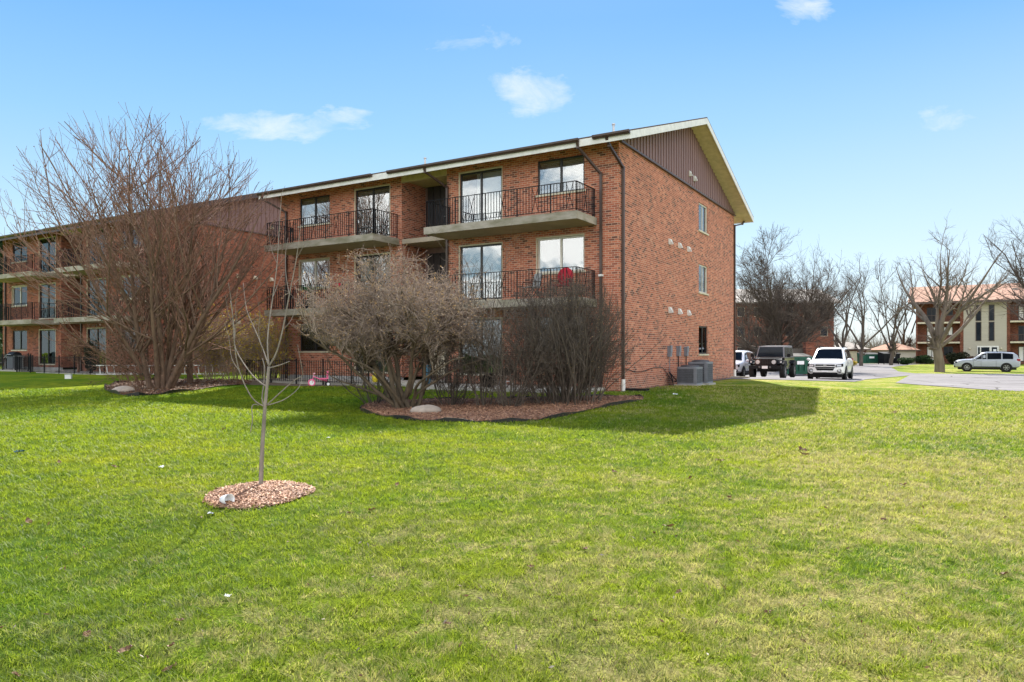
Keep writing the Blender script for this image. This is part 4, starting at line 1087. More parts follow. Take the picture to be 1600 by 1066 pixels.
def wheel(root, x, y, r, w=.23):
    s = 1 if y > 0 else -1
    mb = MB(); prof = [(r*.62, -w/2), (r*.93, -w/2), (r, -w*.36), (r, w*.36), (r*.93, w/2), (r*.62, w/2)]
    n = 28; rings = [[Vector((x+q_*math.cos(2*math.pi*j/n), y+z, r+q_*math.sin(2*math.pi*j/n))) for j in range(n)] for q_, z in prof]
    for a, b in zip(rings, rings[1:]):
        for j in range(n): mb.face([a[j], a[(j+1) % n], b[(j+1) % n], b[j]])
    wh = mb.build('wheel', M['tyre'], root, smooth=False)
    mb = MB(); yo = y+s*(w/2-.03)
    mb.cyl((x, y, r), (x, yo-s*.02, r), r*.62, n=24)
    mb.ring((x, yo, r), (0, 1, 0), r*.60, .018, 24, 6)
    for k in range(6):
        a = 2*math.pi*k/6; mb.bar((x, yo+s*.005, r), (x+r*.58*math.cos(a), yo+s*.005, r+r*.58*math.sin(a)), .055, .03)
    mb.cyl((x, yo, r), (x, yo+s*.02, r), r*.14, n=12); mb.build('rim', M['rim'], wh)
def patch(mb, q_, off=.006, ins=.04):
    q_ = [Vector(p) for p in q_]; c = sum(q_, Vector())/4; n = (q_[1]-q_[0]).cross(q_[3]-q_[0]).normalized()
    if n.dot(c-Vector((0, 0, .9))) < 0: n = -n
    P = [p+(c-p).normalized()*ins*1.4+n*off for p in q_]; mb.face(P); mb.hexa([p-n*off*1.5 for p in P]+P)
def suv(loc, rz, paint, label, L=4.8, H=1.8, W_=1.92, grille='wide', plate=True, roofrack=True, name='parked_car', cladding=False):
    root = empty(name, loc, rz, label, 'car', 'cars parked by the brick apartment blocks')
    k = L/4.84; hz = H/1.8; kw = W_/1.92
    S = [(-2.42, .80, .48, .98, .76, 1.00), (-2.34, .90, .38, 1.06, .78, 1.18), (-2.22, .93, .34, 1.10, .72, 1.50), (-1.95, .95, .32, 1.12, .69, 1.72), (-1.1, .96, .30, 1.11, .69, 1.80), (0.0, .96, .30, 1.09, .69, 1.79), (.35, .96, .30, 1.08, .67, 1.72),
         (1.10, .95, .30, 1.06, .80, 1.13), (1.7, .94, .31, 1.02, .80, 1.09), (2.12, .92, .34, .95, .78, 1.03), (2.33, .87, .36, .82, .72, .90), (2.42, .80, .42, .66, .66, .72)]
    rings = []
    for x, w, zb, zt, wt, zr in S:
        w *= kw; wt *= kw; x *= k; zt *= hz; zr *= hz
        half = [(w*.86, zb), (w*.98, zb+.08), (w, zb+.25), (w, max(zb+.28, zt-.2)), (w*.975, zt-.04), (w*.94, zt), (max(wt+.05, .1), zr-.07 if zr > zt+.2 else (zt+zr)/2), (wt-.03, zr-.01), (wt*.5, zr+.02)]
        rings.append([(x, -a, z) for a, z in half]+[(x, a, z) for a, z in half[::-1]])
    mb = MB(); loft(mb, rings); body = mb.build('body', paint, root, smooth=True)
    for p_ in body.data.polygons: p_.use_smooth = True
    mb = MB(); mb.box(-2.15*k, 2.15*k, -.80*kw, .80*kw, .15, .42); mb.build('underbody', M['tyre'], root)
    md = body.modifiers.new('edge', 'EDGE_SPLIT'); md.split_angle = R(32)
    gb = MB()
    for sgn in (0, 1):
        def pt(i, j): r_ = rings[i]; return r_[j] if sgn == 0 else r_[len(r_)-1-j]
        for i0, i1 in ((3, 4), (4, 5), (5, 6)): patch(gb, [pt(i0, 5), pt(i1, 5), pt(i1, 6), pt(i0, 6)], .008, .035)
        a = Vector(pt(6, 5)); b = Vector(pt(7, 5)); c = Vector(pt(6, 6)); 
        m_ = a.lerp(b, .72); P = [a+(c-a)*.08, m_+Vector((0, 0, .04)), a.lerp(b, .15)+(c-a)*.62, c+(a-c)*.08]
        patch(gb, P, .012, .02)
    gb.build('side_window', M['carglass'], root)
    gb = MB(); a = rings[6]; b = rings[7]; n = len(a)
    patch(gb, [Vector(a[7])+Vector((.03, 0, -.02)), Vector(a[n-8])+Vector((.03, 0, -.02)), Vector(b[n-8])+Vector((-.04, 0, .02)), Vector(b[7])+Vector((-.04, 0, .02))], .045, .03); gb.build('windshield', M['carglass'], root)
    gb = MB(); a = rings[1]; b = rings[3]; patch(gb, [Vector(b[7])+Vector((-.03, 0, -.08)), Vector(b[n-8])+Vector((-.03, 0, -.08)), Vector(a[n-8])+Vector((0, 0, .06)), Vector(a[7])+Vector((0, 0, .06))], .05, .03); gb.build('rear_window', M['carglass'], root)
    r = .37*hz; xf, xr = 1.47*k, -1.42*k
    for x in (xf, xr):
        for s in (-1, 1):
            mb = MB(); y = s*(.962*kw); n = 24
            P = [(x+(r+.07)*math.cos(2*math.pi*j/n), y, r+(r+.07)*math.sin(2*math.pi*j/n)) for j in range(n)]
            mb.face(P); Q = [(p_[0], y-s*.05, p_[2]) for p_ in P]
            for j in range(n): mb.face([P[j], P[(j+1) % n], Q[(j+1) % n], Q[j]])
            mb.build('wheel_arch', M['tyre'], root); wheel(root, x, s*(.962*kw-.10), r)
    xn = 2.42*k
    mb = MB(); mb.hexa([(xn-.14, -.40*kw, .545*hz), (xn+.015, -.40*kw, .545*hz), (xn+.015, .40*kw, .545*hz), (xn-.14, .40*kw, .545*hz), (xn-.14, -.50*kw, .74*hz), (xn+.015, -.50*kw, .74*hz), (xn+.015, .50*kw, .74*hz), (xn-.14, .50*kw, .74*hz)]); g = mb.build('grille', M['black'], root)
    mb = MB(); mb.box(xn-.2, xn-.005, -.48*kw, .48*kw, .79*hz, .87*hz); mb.build('upper_slot', M['black'], g)
    mb = MB(); mb.box(xn-.16, xn+.022, -.46*kw, .46*kw, .655*hz, .675*hz); mb.box(xn-.02, xn+.02, -.08, .08, .80*hz, .86*hz); mb.build('chrome_bar', M['rim'], g)
    mb = MB(); mb.box(xn-.25, xn+.012, -.62*kw, .62*kw, .33*hz, .44*hz); mb.build('lower_intake', M['black'], root)
    for s in (-1, 1):
        def hx(y0, y1, xa, xb, z0, z1, z2, z3):
            y0, y1 = s*y0*kw, s*y1*kw
            P = [(xn-.4, y0, z0*hz), (xn+xa, y0, z0*hz), (xn+xb, y1, z1*hz), (xn-.4, y1, z1*hz), (xn-.4, y0, z2*hz), (xn+xa-.03, y0, z2*hz), (xn+xb-.03, y1, z3*hz), (xn-.4, y1, z3*hz)]
            m3 = MB(); m3.hexa(P); return m3
        hl = hx(.53, .885, .015, -.06, .72, .76, .86, .92).build('headlight', M['black'], root)
        hx(.58, .80, .022, -.035, .76, .775, .84, .865).build('lens', M['lamp'], hl)
        mb = MB(); mb.cyl((xn-.2, s*.70*kw, .53*hz), (xn+.0, s*.70*kw, .53*hz), .115, n=14); f = mb.build('fog_lamp', M['black'], root)
        mb = MB(); mb.sphere((xn+.005, s*.70*kw, .53*hz), .05, 8, 6); mb.build('bulb', M['lamp'], f)
        mb = MB(); mb.sphere((.88*k, s*1.04*kw, 1.12*hz), (.07, .12, .085), 10, 7); mb.bar((.9*k, s*.92*kw, 1.08*hz), (.9*k, s*1.0*kw, 1.10*hz), .05); mb.build('mirror', paint, root, smooth=True)
        mb = MB(); mb.box(-2.40*k, -2.18*k, *sorted((s*.72*kw, s*.915*kw)), .98*hz, 1.16*hz); mb.build('tail_light', M['red'], root)
        if roofrack:
            mb = MB(); mb.bar((-1.7*k, s*.60*kw, H+.05), (.1, s*.60*kw, H+.05), .035); 
            for x in (-1.7*k, -.8*k, .1): mb.bar((x, s*.60*kw, H-.03), (x, s*.60*kw, H+.05), .04)
            mb.build('roof_rail', M['black'], root)
        mb = MB()
        for x in (-.55*k, .52*k): mb.box(x, x+.16, *sorted((s*.955*kw, s*.985*kw)), .92*hz, .95*hz)
        mb.build('door_handle', M['rim'], root)
        mb = MB()
        for x in (-.68*k, .42*k, .98*k): mb.box(x-.006, x+.006, *sorted((s*.955*kw, s*.9625*kw)), .42, 1.0*hz)
        mb.box(-.95*k, .98*k, *sorted((s*.95*kw, s*.968*kw)), .34, .42); mb.build('door_gap', M['black'], root)
    if plate: mb = MB(); mb.box(xn+.017, xn+.035, -.16, .16, .45*hz, .54*hz); mb.build('licence_plate', M['paper'], root)
    return root
def offroader(loc, rz, label):
    root = empty('parked_car', loc, rz, label, 'car', 'cars parked by the brick apartment blocks')
    pt = car_paint('black_car_paint', (.010, .011, .015)); dk = M['black']
    mb = MB(); mb.hexa([(-2.05, -.78, .52), (.95, -.78, .52), (.95, .78, .52), (-2.05, .78, .52), (-2.05, -.80, 1.16), (.95, -.80, 1.16), (.95, .80, 1.16), (-2.05, .80, 1.16)])
    mb.hexa([(.95, -.70, .60), (1.95, -.58, .60), (1.95, .58, .60), (.95, .70, .60), (.95, -.72, 1.17), (1.95, -.56, 1.10), (1.95, .56, 1.10), (.95, .72, 1.17)])
    b = mb.build('body', pt, root); m_ = b.modifiers.new('bev', 'BEVEL'); m_.width = .04; m_.segments = 2
    mb = MB(); mb.hexa([(-2.02, -.76, 1.16), (.80, -.76, 1.16), (.80, .76, 1.16), (-2.02, .76, 1.16), (-1.95, -.68, 1.84), (.45, -.68, 1.80), (.45, .68, 1.80), (-1.95, .68, 1.84)])
    c = mb.build('hardtop', simple('pale_grey_top', (.20, .20, .22), .35, .15, 5), root); m_ = c.modifiers.new('bev', 'BEVEL'); m_.width = .04; m_.segments = 2
    mb = MB(); P = [(.805, -.69, 1.20), (.805, .69, 1.20), (.475, .62, 1.745), (.475, -.62, 1.745)]; mb.hexa([Vector(p)-Vector((.02, 0, 0)) for p in P]+[Vector(p)+Vector((.012, 0, .006)) for p in P]); mb.build('windshield', M['carglass'], root)
    for s in (-1, 1):
        for x0, x1, t0, t1 in ((-1.9, -1.0, -1.86, -1.0), (-.9, -.15, -.9, -.18), (-.05, .70, -.08, .40)):
            mb = MB(); mb.hexa([(x0, s*.755, 1.22), (x1, s*.755, 1.22), (x1, s*.77, 1.22), (x0, s*.77, 1.22), (t0, s*.685, 1.73), (t1, s*.685, 1.73), (t1, s*.70, 1.73), (t0, s*.70, 1.73)]); mb.build('side_window', M['carglass'], root)
        for x in (1.42, -1.4):
            mb = MB(); y0, y1 = sorted((s*.60, s*.93)); mb.hexa([(x-.62, y0, .78), (x+.50, y0, .82), (x+.50, y1, .82), (x-.62, y1, .70), (x-.42, y0, 1.02), (x+.30, y0, 1.04), (x+.28, y1, 1.00), (x-.42, y1, 1.0)]); mb.build('fender', dk, root)
            wheel(root, x, s*.80, .405, .26)
        mb = MB(); mb.cyl((1.9, s*.42, .93), (1.975, s*.42, .93), .105, n=20); h = mb.build('headlight', M['lamp'], root)
        mb = MB(); mb.ring((1.965, s*.42, .93), (1, 0, 0), .11, .014, 20, 6); mb.build('bezel', M['rim'], h)
        mb = MB(); mb.cyl((1.9, s*.78, .93), (1.95, s*.78, .93), .05, n=12) ; mb.build('turn_light', M['lamp'], root)
        mb = MB(); mb.obox((.72, s*.98, 1.28), (.09, .17, .19)); mb.bar((.74, s*.78, 1.22), (.73, s*.92, 1.25), .04); mb.build('mirror', dk, root)
    mb = MB(); mb.box(1.94, 1.965, -.56, .56, .74, 1.07); g = mb.build('grille', pt, root)
    for i in range(7):
        mb = MB(); y = -.27+i*.09; mb.box(1.96, 1.97, y-.022, y+.022, .80, 1.03); mb.build('grille_slot', M['dim'], g)
    mb = MB(); mb.box(1.98, 2.18, -.85, .85, .55, .74); bb = mb.build('bumper', dk, root); m_ = bb.modifiers.new('bev', 'BEVEL'); m_.width = .03
    mb = MB(); mb.box(2.184, 2.20, -.15, .15, .57, .72); mb.build('licence_plate', M['paper'], root)
    for s in (-1, 1): mb = MB(); mb.ring((2.2, s*.28, .66), (1, 0, 0), .035, .012, 12, 6); mb.build('tow_hook', M['rim'], bb)
    mb = MB(); mb.box(-1.6, 1.8, -.5, .5, .40, .54); mb.build('chassis', dk, root)
    mb = MB(); mb.bar((1.0, -.5, 1.165), (1.9, -.4, 1.10), .02); mb.bar((1.0, .5, 1.165), (1.9, .4, 1.10), .02); mb.build('hood_line', dk, root)
HEAD = math.atan2(-EY.y, -EY.x)
def car_at(px, Y, L=4.8): x = (px-800)/F*Y; c = Vector((x, Y, 0))+EY*L/2; return (c.x, c.y, G(c.x, c.y)+.03)
white_p = car_paint('white_car_paint', (.78, .79, .79)); silver = car_paint('silver_car_paint', (.42, .46, .54), .3); pw = car_paint('pearl_car_paint', (.68, .70, .76))
suv(car_at(1289, 38.6), HEAD, white_p, 'white SUV with dark grille facing the lawn, right of the black off road car', H=1.80, W_=1.93)
offroader(car_at(1195.5, 38.6, 4.2), HEAD, 'black boxy off road car with round headlights facing the lawn')
suv(car_at(1131, 41.2, 4.6), HEAD, pw, 'white car half hidden behind the far end of the brick side wall', L=4.6, H=1.62, W_=1.85, roofrack=False)
x = (1541-800)/F*61.5; suv((x, 61.5, G(x, 61.5)+.03), ANG+math.pi, silver, 'silver SUV seen from its side in front of the far right apartment block', L=4.7, H=1.66, plate=False)

# ------------------------------------------------------------------ FAR BUILDINGS
GF = -.25
def far_right():
    Y = 100; s = F/Y; Z = lambda py: CAMZ+(HZ-py)/s-GF
    x0 = (1431-800)/s
    root = empty('apartment_building', (x0, Y, GF), ANG, 'far right three storey apartment block with orange roof and tan entrance panel', 'building')
    def L(px): r = (px-800)/F; return (r*Y-x0)/(EX.x-EX.y*r)
    xr = L(1760); ze = Z(474); zr = Z(446)
    mb = MB()
    bays = [(1433.5, 1500), (1578, 1645), (1690, 1757)]
    brk = [(1431, 1434), (1500, 1505.5), (1573, 1578.5), (1645, 1651), (1685, 1690), (1757, 1761)]
    for a, b in brk: wall(mb, (L(a), 0, 0), (1, 0, 0), (0, -1, 0), L(b)-L(a), 0, ze, [])
    for a, b in bays:
        wall(mb, (L(a), 1.3, 0), (1, 0, 0), (0, -1, 0), L(b)-L(a), 0, ze, [])
        wall(mb, (L(a), 0, 0), (0, 1, 0), (1, 0, 0), 1.3, 0, ze, []); wall(mb, (L(b), 1.3, 0), (0, -1, 0), (-1, 0, 0), 1.3, 0, ze, [])
    wall(mb, (0, 14, 0), (0, -1, 0), (-1, 0, 0), 14, 0, ze, []); wall(mb, (xr, 0, 0), (0, 1, 0), (1, 0, 0), 14, 0, ze, []); wall(mb, (xr, 14, 0), (-1, 0, 0), (0, 1, 0), xr, 0, ze, [])
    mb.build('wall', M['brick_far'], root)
    mb = MB(); mb.box(L(1505.5), L(1573), -.05, .2, 0, ze-.02); mb.build('tan_panel', M['tan'], root); mb = MB(); mb.box(L(1651), L(1685), -.05, .2, 0, ze-.02)
    mb.build('tan_panel', M['tan'], root)
    for a, b in bays:
        for l, z in enumerate((.3, 3.05, 5.8)):
            w_ = L(b)-L(a)
            for f0, f1, zz in ((.22, .46, 2.0), (.62, .84, 1.2)):
                p = L(a)+w_*f0; q_ = L(a)+w_*f1; zb = z+.1 if zz > 1.5 else z+.9
                m2 = MB(); m2.box(p, q_, 1.24, 1.297, zb, zb+zz); fr = m2.build('window' if zz < 1.5 else 'sliding_door', M['dframe'], root)
                m2 = MB(); m2.box(p+.08, (p+q_)/2-.04, 1.22, 1.236, zb+.08, zb+zz-.08); m2.box((p+q_)/2+.04, q_-.08, 1.22, 1.236, zb+.08, zb+zz-.08); m2.build('pane', M['blind'] if (l+int(a)) % 2 == 0 or zz > 1.5 and l == 0 else M['carglass'], fr)
            if l:
                m2 = MB(); m2.box(L(a)+.01, L(b)-.01, -.35, 1.29, z-.22, z); sl = m2.build('balcony', M['cream'], root)
                m2 = MB(); m2.box(L(a)+.02, L(b)-.02, -.33, -.29, z+.88, z+.94)
                xx = L(a)+.1
                while xx < L(b)-.05: m2.box(xx, xx+.03, -.325, -.295, z, z+.88); xx += .16
                m2.build('railing', M['brownm'], sl)
    for px in (1525, 1545.5, 1655, 1672):
        for y0, y1 in ((480, 503), (505.5, 533)):
            m2 = MB(); m2.box(L(px)-.05, L(px+7.7)+.05, -.09, -.055, Z(y1)-.05, Z(y0)+.05); fr = m2.build('window', M['brownm'], root)
            m2 = MB(); m2.box(L(px)+.03, L(px+7.7)-.03, -.10, -.092, Z(y1)+.03, Z(y0)-.03); m2.build('pane', M['carglass'], fr)
    m2 = MB(); m2.box(L(1526.5), L(1560.5), -.14, -.055, 0, Z(541)); fr = m2.build('entrance', M['white'], root)
    m2 = MB(); m2.box(L(1528), L(1531), -.16, -.142, .1, Z(543)); m2.box(L(1533), L(1546), -.16, -.142, .1, Z(543)); m2.box(L(1549.5), L(1558), -.16, -.142, Z(555), Z(543)); m2.build('door_pane', M['carglass'], fr)
    m2 = MB(); m2.box(L(1552), L(1556.5), -.17, -.161, Z(553), Z(546)); m2.build('notice', M['paper'], fr)
    for px in (1515, 1564): m2 = MB(); m2.sphere((L(px), -.15, Z(545)), .13, 8, 6); m2.build('wall_lamp', M['cream'], root)
    m2 = MB(); xa, xb = L(1419), xr+1; ya, yb = -1.2, 15.2; ym = 7
    m2.hexa([(xa, ya, ze-.05), (xb, ya, ze-.05), (xb, ym, zr+.15), (xa, ym, zr+.15), (xa, ya, ze+.1), (xb, ya, ze+.1), (xb, ym, zr+.3), (xa, ym, zr+.3)])
    m2.hexa([(xa, ym, zr+.15), (xb, ym, zr+.15), (xb, yb, ze-.05), (xa, yb, ze-.05), (xa, ym, zr+.3), (xb, ym, zr+.3), (xb, yb, ze+.1), (xa, yb, ze+.1)])
    rf = m2.build('roof', M['oshingle'], root)
    m2 = MB(); m2.box(xa, xb, ya-.03, ya-.002, ze-.22, ze+.08); m2.build('fascia', M['brownm'], rf)
    for px in (1475, 1545, 1590): m2 = MB(); y = 3.5; z = ze+(zr-ze)*(y+1.2)/8.2; m2.box(L(px)-.3, L(px)+.3, y, y+.5, z, z+.45); m2.build('roof_vent', M['gshingle'], rf)
    # inside of the gable
    m2 = MB(); m2.face([(0, 0, ze), (0, 14, ze), (0, 7, zr+.1)]); m2.build('gable', M['brick_far'], root)
far_right()
def far_mid():
    Y = 98; s = F/Y; X = lambda px: (px-800)/s; Z = lambda py: CAMZ+(HZ-py)/s-GF
    x0 = X(1100)
    root = empty('apartment_building', (x0, Y, GF), 0, 'distant brick apartment block with grey roof behind the broad dense bare tree', 'building')
    L = lambda px: X(px)-x0; ze = Z(474); zr = Z(449); xr = L(1303)
    ops = []; items = []
    for px in (1130, 1152, 1178, 1203, 1228, 1255, 1282):
        for z in (1.0, 3.8, 6.5):
            ops.append((L(px), L(px+12), z, z+1.35))
    mb = MB(); wall(mb, (0, 0, 0), (1, 0, 0), (0, -1, 0), xr, 0, ze, ops, .1); wall(mb, (xr, 0, 0), (0, 1, 0), (1, 0, 0), 13, 0, ze, []); wall(mb, (0, 13, 0), (0, -1, 0), (-1, 0, 0), 13, 0, ze, [])
    mb.face([(xr, 0, ze), (xr, 13, ze), (xr, 6.5, zr)]); mb.build('wall', M['brick_far'], root)
    for o in ops:
        m2 = MB(); m2.box(o[0]-.02, o[1]+.02, .085, .12, o[2]-.02, o[3]+.02); fr = m2.build('window', M['cream'], root)
        m2 = MB(); m2.box(o[0]+.07, o[1]-.07, .078, .083, o[2]+.07, o[3]-.07); m2.build('pane', M['carglass'], fr)
    m2 = MB(); xa, xb = -1, xr+.7
    m2.hexa([(xa, -1, ze-.05), (xb, -1, ze-.05), (xb, 6.5, zr+.1), (xa, 6.5, zr+.1), (xa, -1, ze+.15), (xb, -1, ze+.15), (xb, 6.5, zr+.3), (xa, 6.5, zr+.3)])
    m2.hexa([(xa, 6.5, zr+.1), (xb, 6.5, zr+.1), (xb, 14, ze-.05), (xa, 14, ze-.05), (xa, 6.5, zr+.3), (xb, 6.5, zr+.3), (xb, 14, ze+.15), (xa, 14, ze+.15)])
    m2.build('roof', M['gshingle'], root)
far_mid()
def garage(px0, px1, py0, pye, Y, roofm, wallm, label, dpx, rh=.85, doorm=None):
    s = F/Y; x0 = (px0-800)/s; w = (px1-px0)/s; h = CAMZ+(HZ-pye)/s-GF; zr = CAMZ+(HZ-py0)/s-GF
    root = empty('garage', (x0, Y, GF), 0, label, 'garage', 'low garages at the back of the parking lot')
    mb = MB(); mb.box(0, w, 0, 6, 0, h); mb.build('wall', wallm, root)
    mb = MB(); e = .45; i = 2.0
    P = [(-e, -e, h-.08), (w+e, -e, h-.08), (w+e, 6+e, h-.08), (-e, 6+e, h-.08)]
    mb.hexa(P+[(i*.6, 3, zr), (w-i*.6, 3, zr), (w-i*.6, 3.02, zr), (i*.6, 3.02, zr)]); rf = mb.build('roof', roofm, root)
    mb = MB(); mb.box(-e, w+e, -e-.03, -e-.002, h-.2, h-.04); mb.build('fascia', M['brownm'], rf)
    for a, b in dpx:
        a = (a-px0)/s; b = (b-px0)/s
        m2 = MB(); m2.box(a, b, -.06, -.003, .02, h-.35)
        for k in range(1, 4): m2.box(a, b, -.065, -.055, (h-.35)*k/4-.02, (h-.35)*k/4+.0)
        d = m2.build('garage_door', doorm or M['cream'], root)
        m2 = MB(); m2.box((a+b)/2-.1, (a+b)/2+.1, -.09, -.062, .7, .76); m2.build('handle', M['black'], d)
garage(1318, 1354, 534, 545, 104, M['gshingle'], M['brick_far'], 'low brick garage with pale door right of the white SUV', [(1322, 1339)])
garage(1396, 1431, 535, 546, 98, M['oshingle'], M['tan'], 'low beige garage with reddish hipped roof beside the far right apartment block', [(1402, 1420)], doorm=M['tan'])
garage(1280, 1308, 536, 546, 112, M['oshingle'], M['brick_far'], 'low brick garage partly hidden behind the white SUV', [(1286, 1296)])

def dumpster(px, Y, w, h, mat, label, rz=0, sticker=True):
    x = (px-800)/F*Y; root = empty('dumpster', (x, Y, G(x, Y)+.03), rz, label, 'dumpster', 'dumpsters in the parking lot')
    mb = MB(); d = 1.5
    mb.hexa([(-w/2+.05, -d/2+.15, .12), (w/2-.05, -d/2+.15, .12), (w/2-.05, d/2-.05, .12), (-w/2+.05, d/2-.05, .12), (-w/2, -d/2, h*.85), (w/2, -d/2, h*.85), (w/2, d/2, h), (-w/2, d/2, h)])
    for k in range(5): xx = -w/2+.12+(w-.24)*k/4; mb.box(xx-.03, xx+.03, -d/2-.03, -d/2+.1, .35, h*.84)
    mb.box(-w/2-.06, w/2+.06, -d/2-.05, -d/2+.02, h*.80, h*.86)
    mb.build('bin', mat, root)
    mb = MB(); mb.hexa([(-w/2-.02, -d/2-.04, h*.86), (w/2+.02, -d/2-.04, h*.86), (w/2+.02, d/2, h+.01), (-w/2-.02, d/2, h+.01), (-w/2-.02, -d/2-.04, h*.89), (w/2+.02, -d/2-.04, h*.89), (w/2+.02, d/2, h+.05), (-w/2-.02, d/2, h+.05)]); mb.build('lid', M['black'], root)
    for sx in (-1, 1): mb = MB(); mb.cyl((sx*(w/2-.15), -.5, .07), (sx*(w/2-.15)+.06, -.5, .07), .07, n=10); mb.build('caster', M['black'], root)
    if sticker: mb = MB(); mb.box(-w*.12, w*.16, -d/2-.062, -d/2-.052, h*.52, h*.68) ; mb.build('sticker', M['paper'], root); mb = MB(); mb.box(-w*.40, -w*.32, -d/2-.036, -d/2-.031, h*.45, h*.74) if False else None
dumpster(1243, 50, 1.75, 1.5, M['green'], 'dark green dumpster with white sticker between the black and the white parked cars')
dumpster(1357, 96, 2.4, 1.5, M['green'], 'distant green dumpster beside the low garage with pale door')
dumpster(1389, 94, 2.2, 1.6, M['black'], 'distant black dumpster left of the beige garage')
# board fence behind the dumpster
def board_fence(px0, px1, Y, h, label):
    x0 = (px0-800)/F*Y; x1 = (px1-800)/F*Y; root = empty('board_fence', (x0, Y, G(x0, Y)), 0, label, 'fence'); w = x1-x0
    mb = MB(); x = 0
    while x < w: mb.box(x, min(x+.17, w), 0, .025, .05, h+random.uniform(-.02, .02)); x += .18
    mb.build('board_panel', M['gfence'], root)
    for k in range(int(w/2.2)+1): m2 = MB(); xx = min(k*2.2, w-.1); m2.box(xx, xx+.12, -.13, -.004, 0, h+.1); m2.build('post', M['gfence'], root)
board_fence(1228, 1266, 52.5, 1.95, 'weathered grey board fence screening the green dumpster')
# brick gate pier beside the fence
x = (1266-800)/F*52; mb = MB(); wall(mb, (x-.3, 52, G(x, 52)), (1, 0, 0), (0, -1, 0), .6, 0, 2.3, [])
wall(mb, (x+.3, 52, G(x, 52)), (0, 1, 0), (1, 0, 0), .6, 0, 2.3, []); wall(mb, (x-.3, 52.6, G(x, 52)), (0, -1, 0), (-1, 0, 0), .6, 0, 2.3, []); mb.box(x-.34, x+.34, 51.96, 52.64, G(x, 52)+2.3, G(x, 52)+2.4)
tag(mb.build('brick_pier', M['brick_far']), 'short square brick pier behind the mirror of the white SUV', 'pier')

# shrubs by the far building
for k, (px, Y, rd, hh, mt, lab) in enumerate(((1417, 92, .95, .8, 'evergreen', 'small round green bush at the left end of the far building lawn'), (1444, 97, 1.25, 1.1, 'evergreen', 'dark round bush under the first floor balcony left of the big pale trunk'), (1487, 95.5, 1.2, 1.3, 'evergreen_dark', 'dark square bush just right of the big pale trunk'), (1499, 95, 1.1, 1.3, 'evergreen_dark', 'dark bush beside the brick pier of the far entrance'), (1518, 93.5, .9, .8, 'bud_red', 'low reddish bush left of the white entrance door'))):
    x = (px-800)/F*Y; leafy('bush', (x, Y, GF), (rd, rd, hh*.6), 2200, .11, M[mt], lab, 'bush', 200+k, hc=hh*.62)
# yellow blossom clump by the white garage
x = (1331-800)/F*80; leafy('flower_clump', (x, 80, GF), (.75, .6, .35), 500, .09, M['yflower'], 'small yellow clump at the pale garage door beside the white SUV', 'flowers', 300, hc=.45)

# ------------------------------------------------------------------ SMALL THINGS
def place(o, loc, rz=0): o.location = loc; o.rotation_euler = (0, 0, rz); return o
def rock(name, loc, rad, seed, label):
    bm = bmesh.new(); bmesh.ops.create_icosphere(bm, subdivisions=3, radius=1)
    rg = np.random.default_rng(seed); dirs = norm(rg.normal(0, 1, (9, 3))); off = rg.uniform(.62, .95, 9)
    for v in bm.verts:
        c = np.array(v.co)
        for d, o_ in zip(dirs, off):
            k = c@d
            if k > o_: c = c-d*(k-o_)*.85
        v.co = Vector(c*np.array(rad))
    me = bpy.data.meshes.new(name); bm.to_mesh(me); bm.free(); o = link(name, me, M['rock'], smooth=True); o.location = loc; return tag(o, label, 'rock')
p = PG(665, 647); rock('rock', (p.x, p.y, p.z+.08), (.38, .24, .15), 2, 'long pale rock at the foot of the wide bare bush')
p = PG(190, 614); rock('rock', (p.x, p.y+.1, p.z+.08), (.42, .25, .17), 5, 'grey pointed rock at the left end of the soil bed')

# ladder on its edge
def ladder():
    a = Vector((-20.1, 34.4, G(-20.1, 34.4))); b = Vector((-14.0, 34.9, G(-14.0, 34.9)))
    L = 4.9; d = (b-a).normalized(); d.z = 0
    root = empty('ladder', a, math.atan2(d.y, d.x), 'long pale aluminium ladder lying on its edge behind the big bare tree', 'ladder')
    Lr = (b-a).length
    for z in (.04, .46): mb = MB(); mb.box(0, Lr, -.02, .02, z, z+.045) ; mb.build('rail', M['ladder'], root)
    n = int(Lr/.33)
    mb = MB()
    for i in range(n): mb.bar((.2+i*.33, 0, .05), (.15+i*.33, 0, .48), .045, .03)
    mb.build('rungs', M['ladder'], root)
ladder()

def tricycle():
    p = LB(B1, -11.15, -2.5); z = G(p.x, p.y)
    root = empty('tricycle', (p.x, p.y, z), R(200), 'small pink tricycle on the grass edge in front of the patio fence', 'tricycle')
    mb = MB(); mb.tube([(.30, 0, .14), (.25, 0, .38), (-.0, 0, .26), (-.25, 0, .2)], .025, 8); mb.tube([(-.27, -.17, .09), (-.27, .17, .09)], .015, 6); mb.build('frame', M['pink'], root, smooth=True)
    for x, y, r in ((.32, 0, .14), (-.27, .19, .09), (-.27, -.19, .09)):
        mb = MB(); mb.ring((x, y, r), (0, 1, 0), r*.8, r*.2, 20, 8); w_ = mb.build('wheel', M['pink'] if r > .1 else M['black'], root, smooth=True)
        mb = MB(); mb.cyl((x, y-.02, r), (x, y+.02, r), r*.62, n=16); mb.build('hub', M['paper'], w_)
    mb = MB(); mb.tube([(.22, -.16, .50), (.25, 0, .44), (.22, .16, .50)], .018, 8); mb.tube([(.25, 0, .36), (.25, 0, .45)], .02, 8); mb.build('handlebar', M['lpink'], root)
    mb = MB(); mb.obox((-.12, 0, .29), (.26, .24, .05)); mb.obox((-.26, 0, .43), (.05, .26, .30)); mb.build('seat', M['pink'], root)
tricycle()
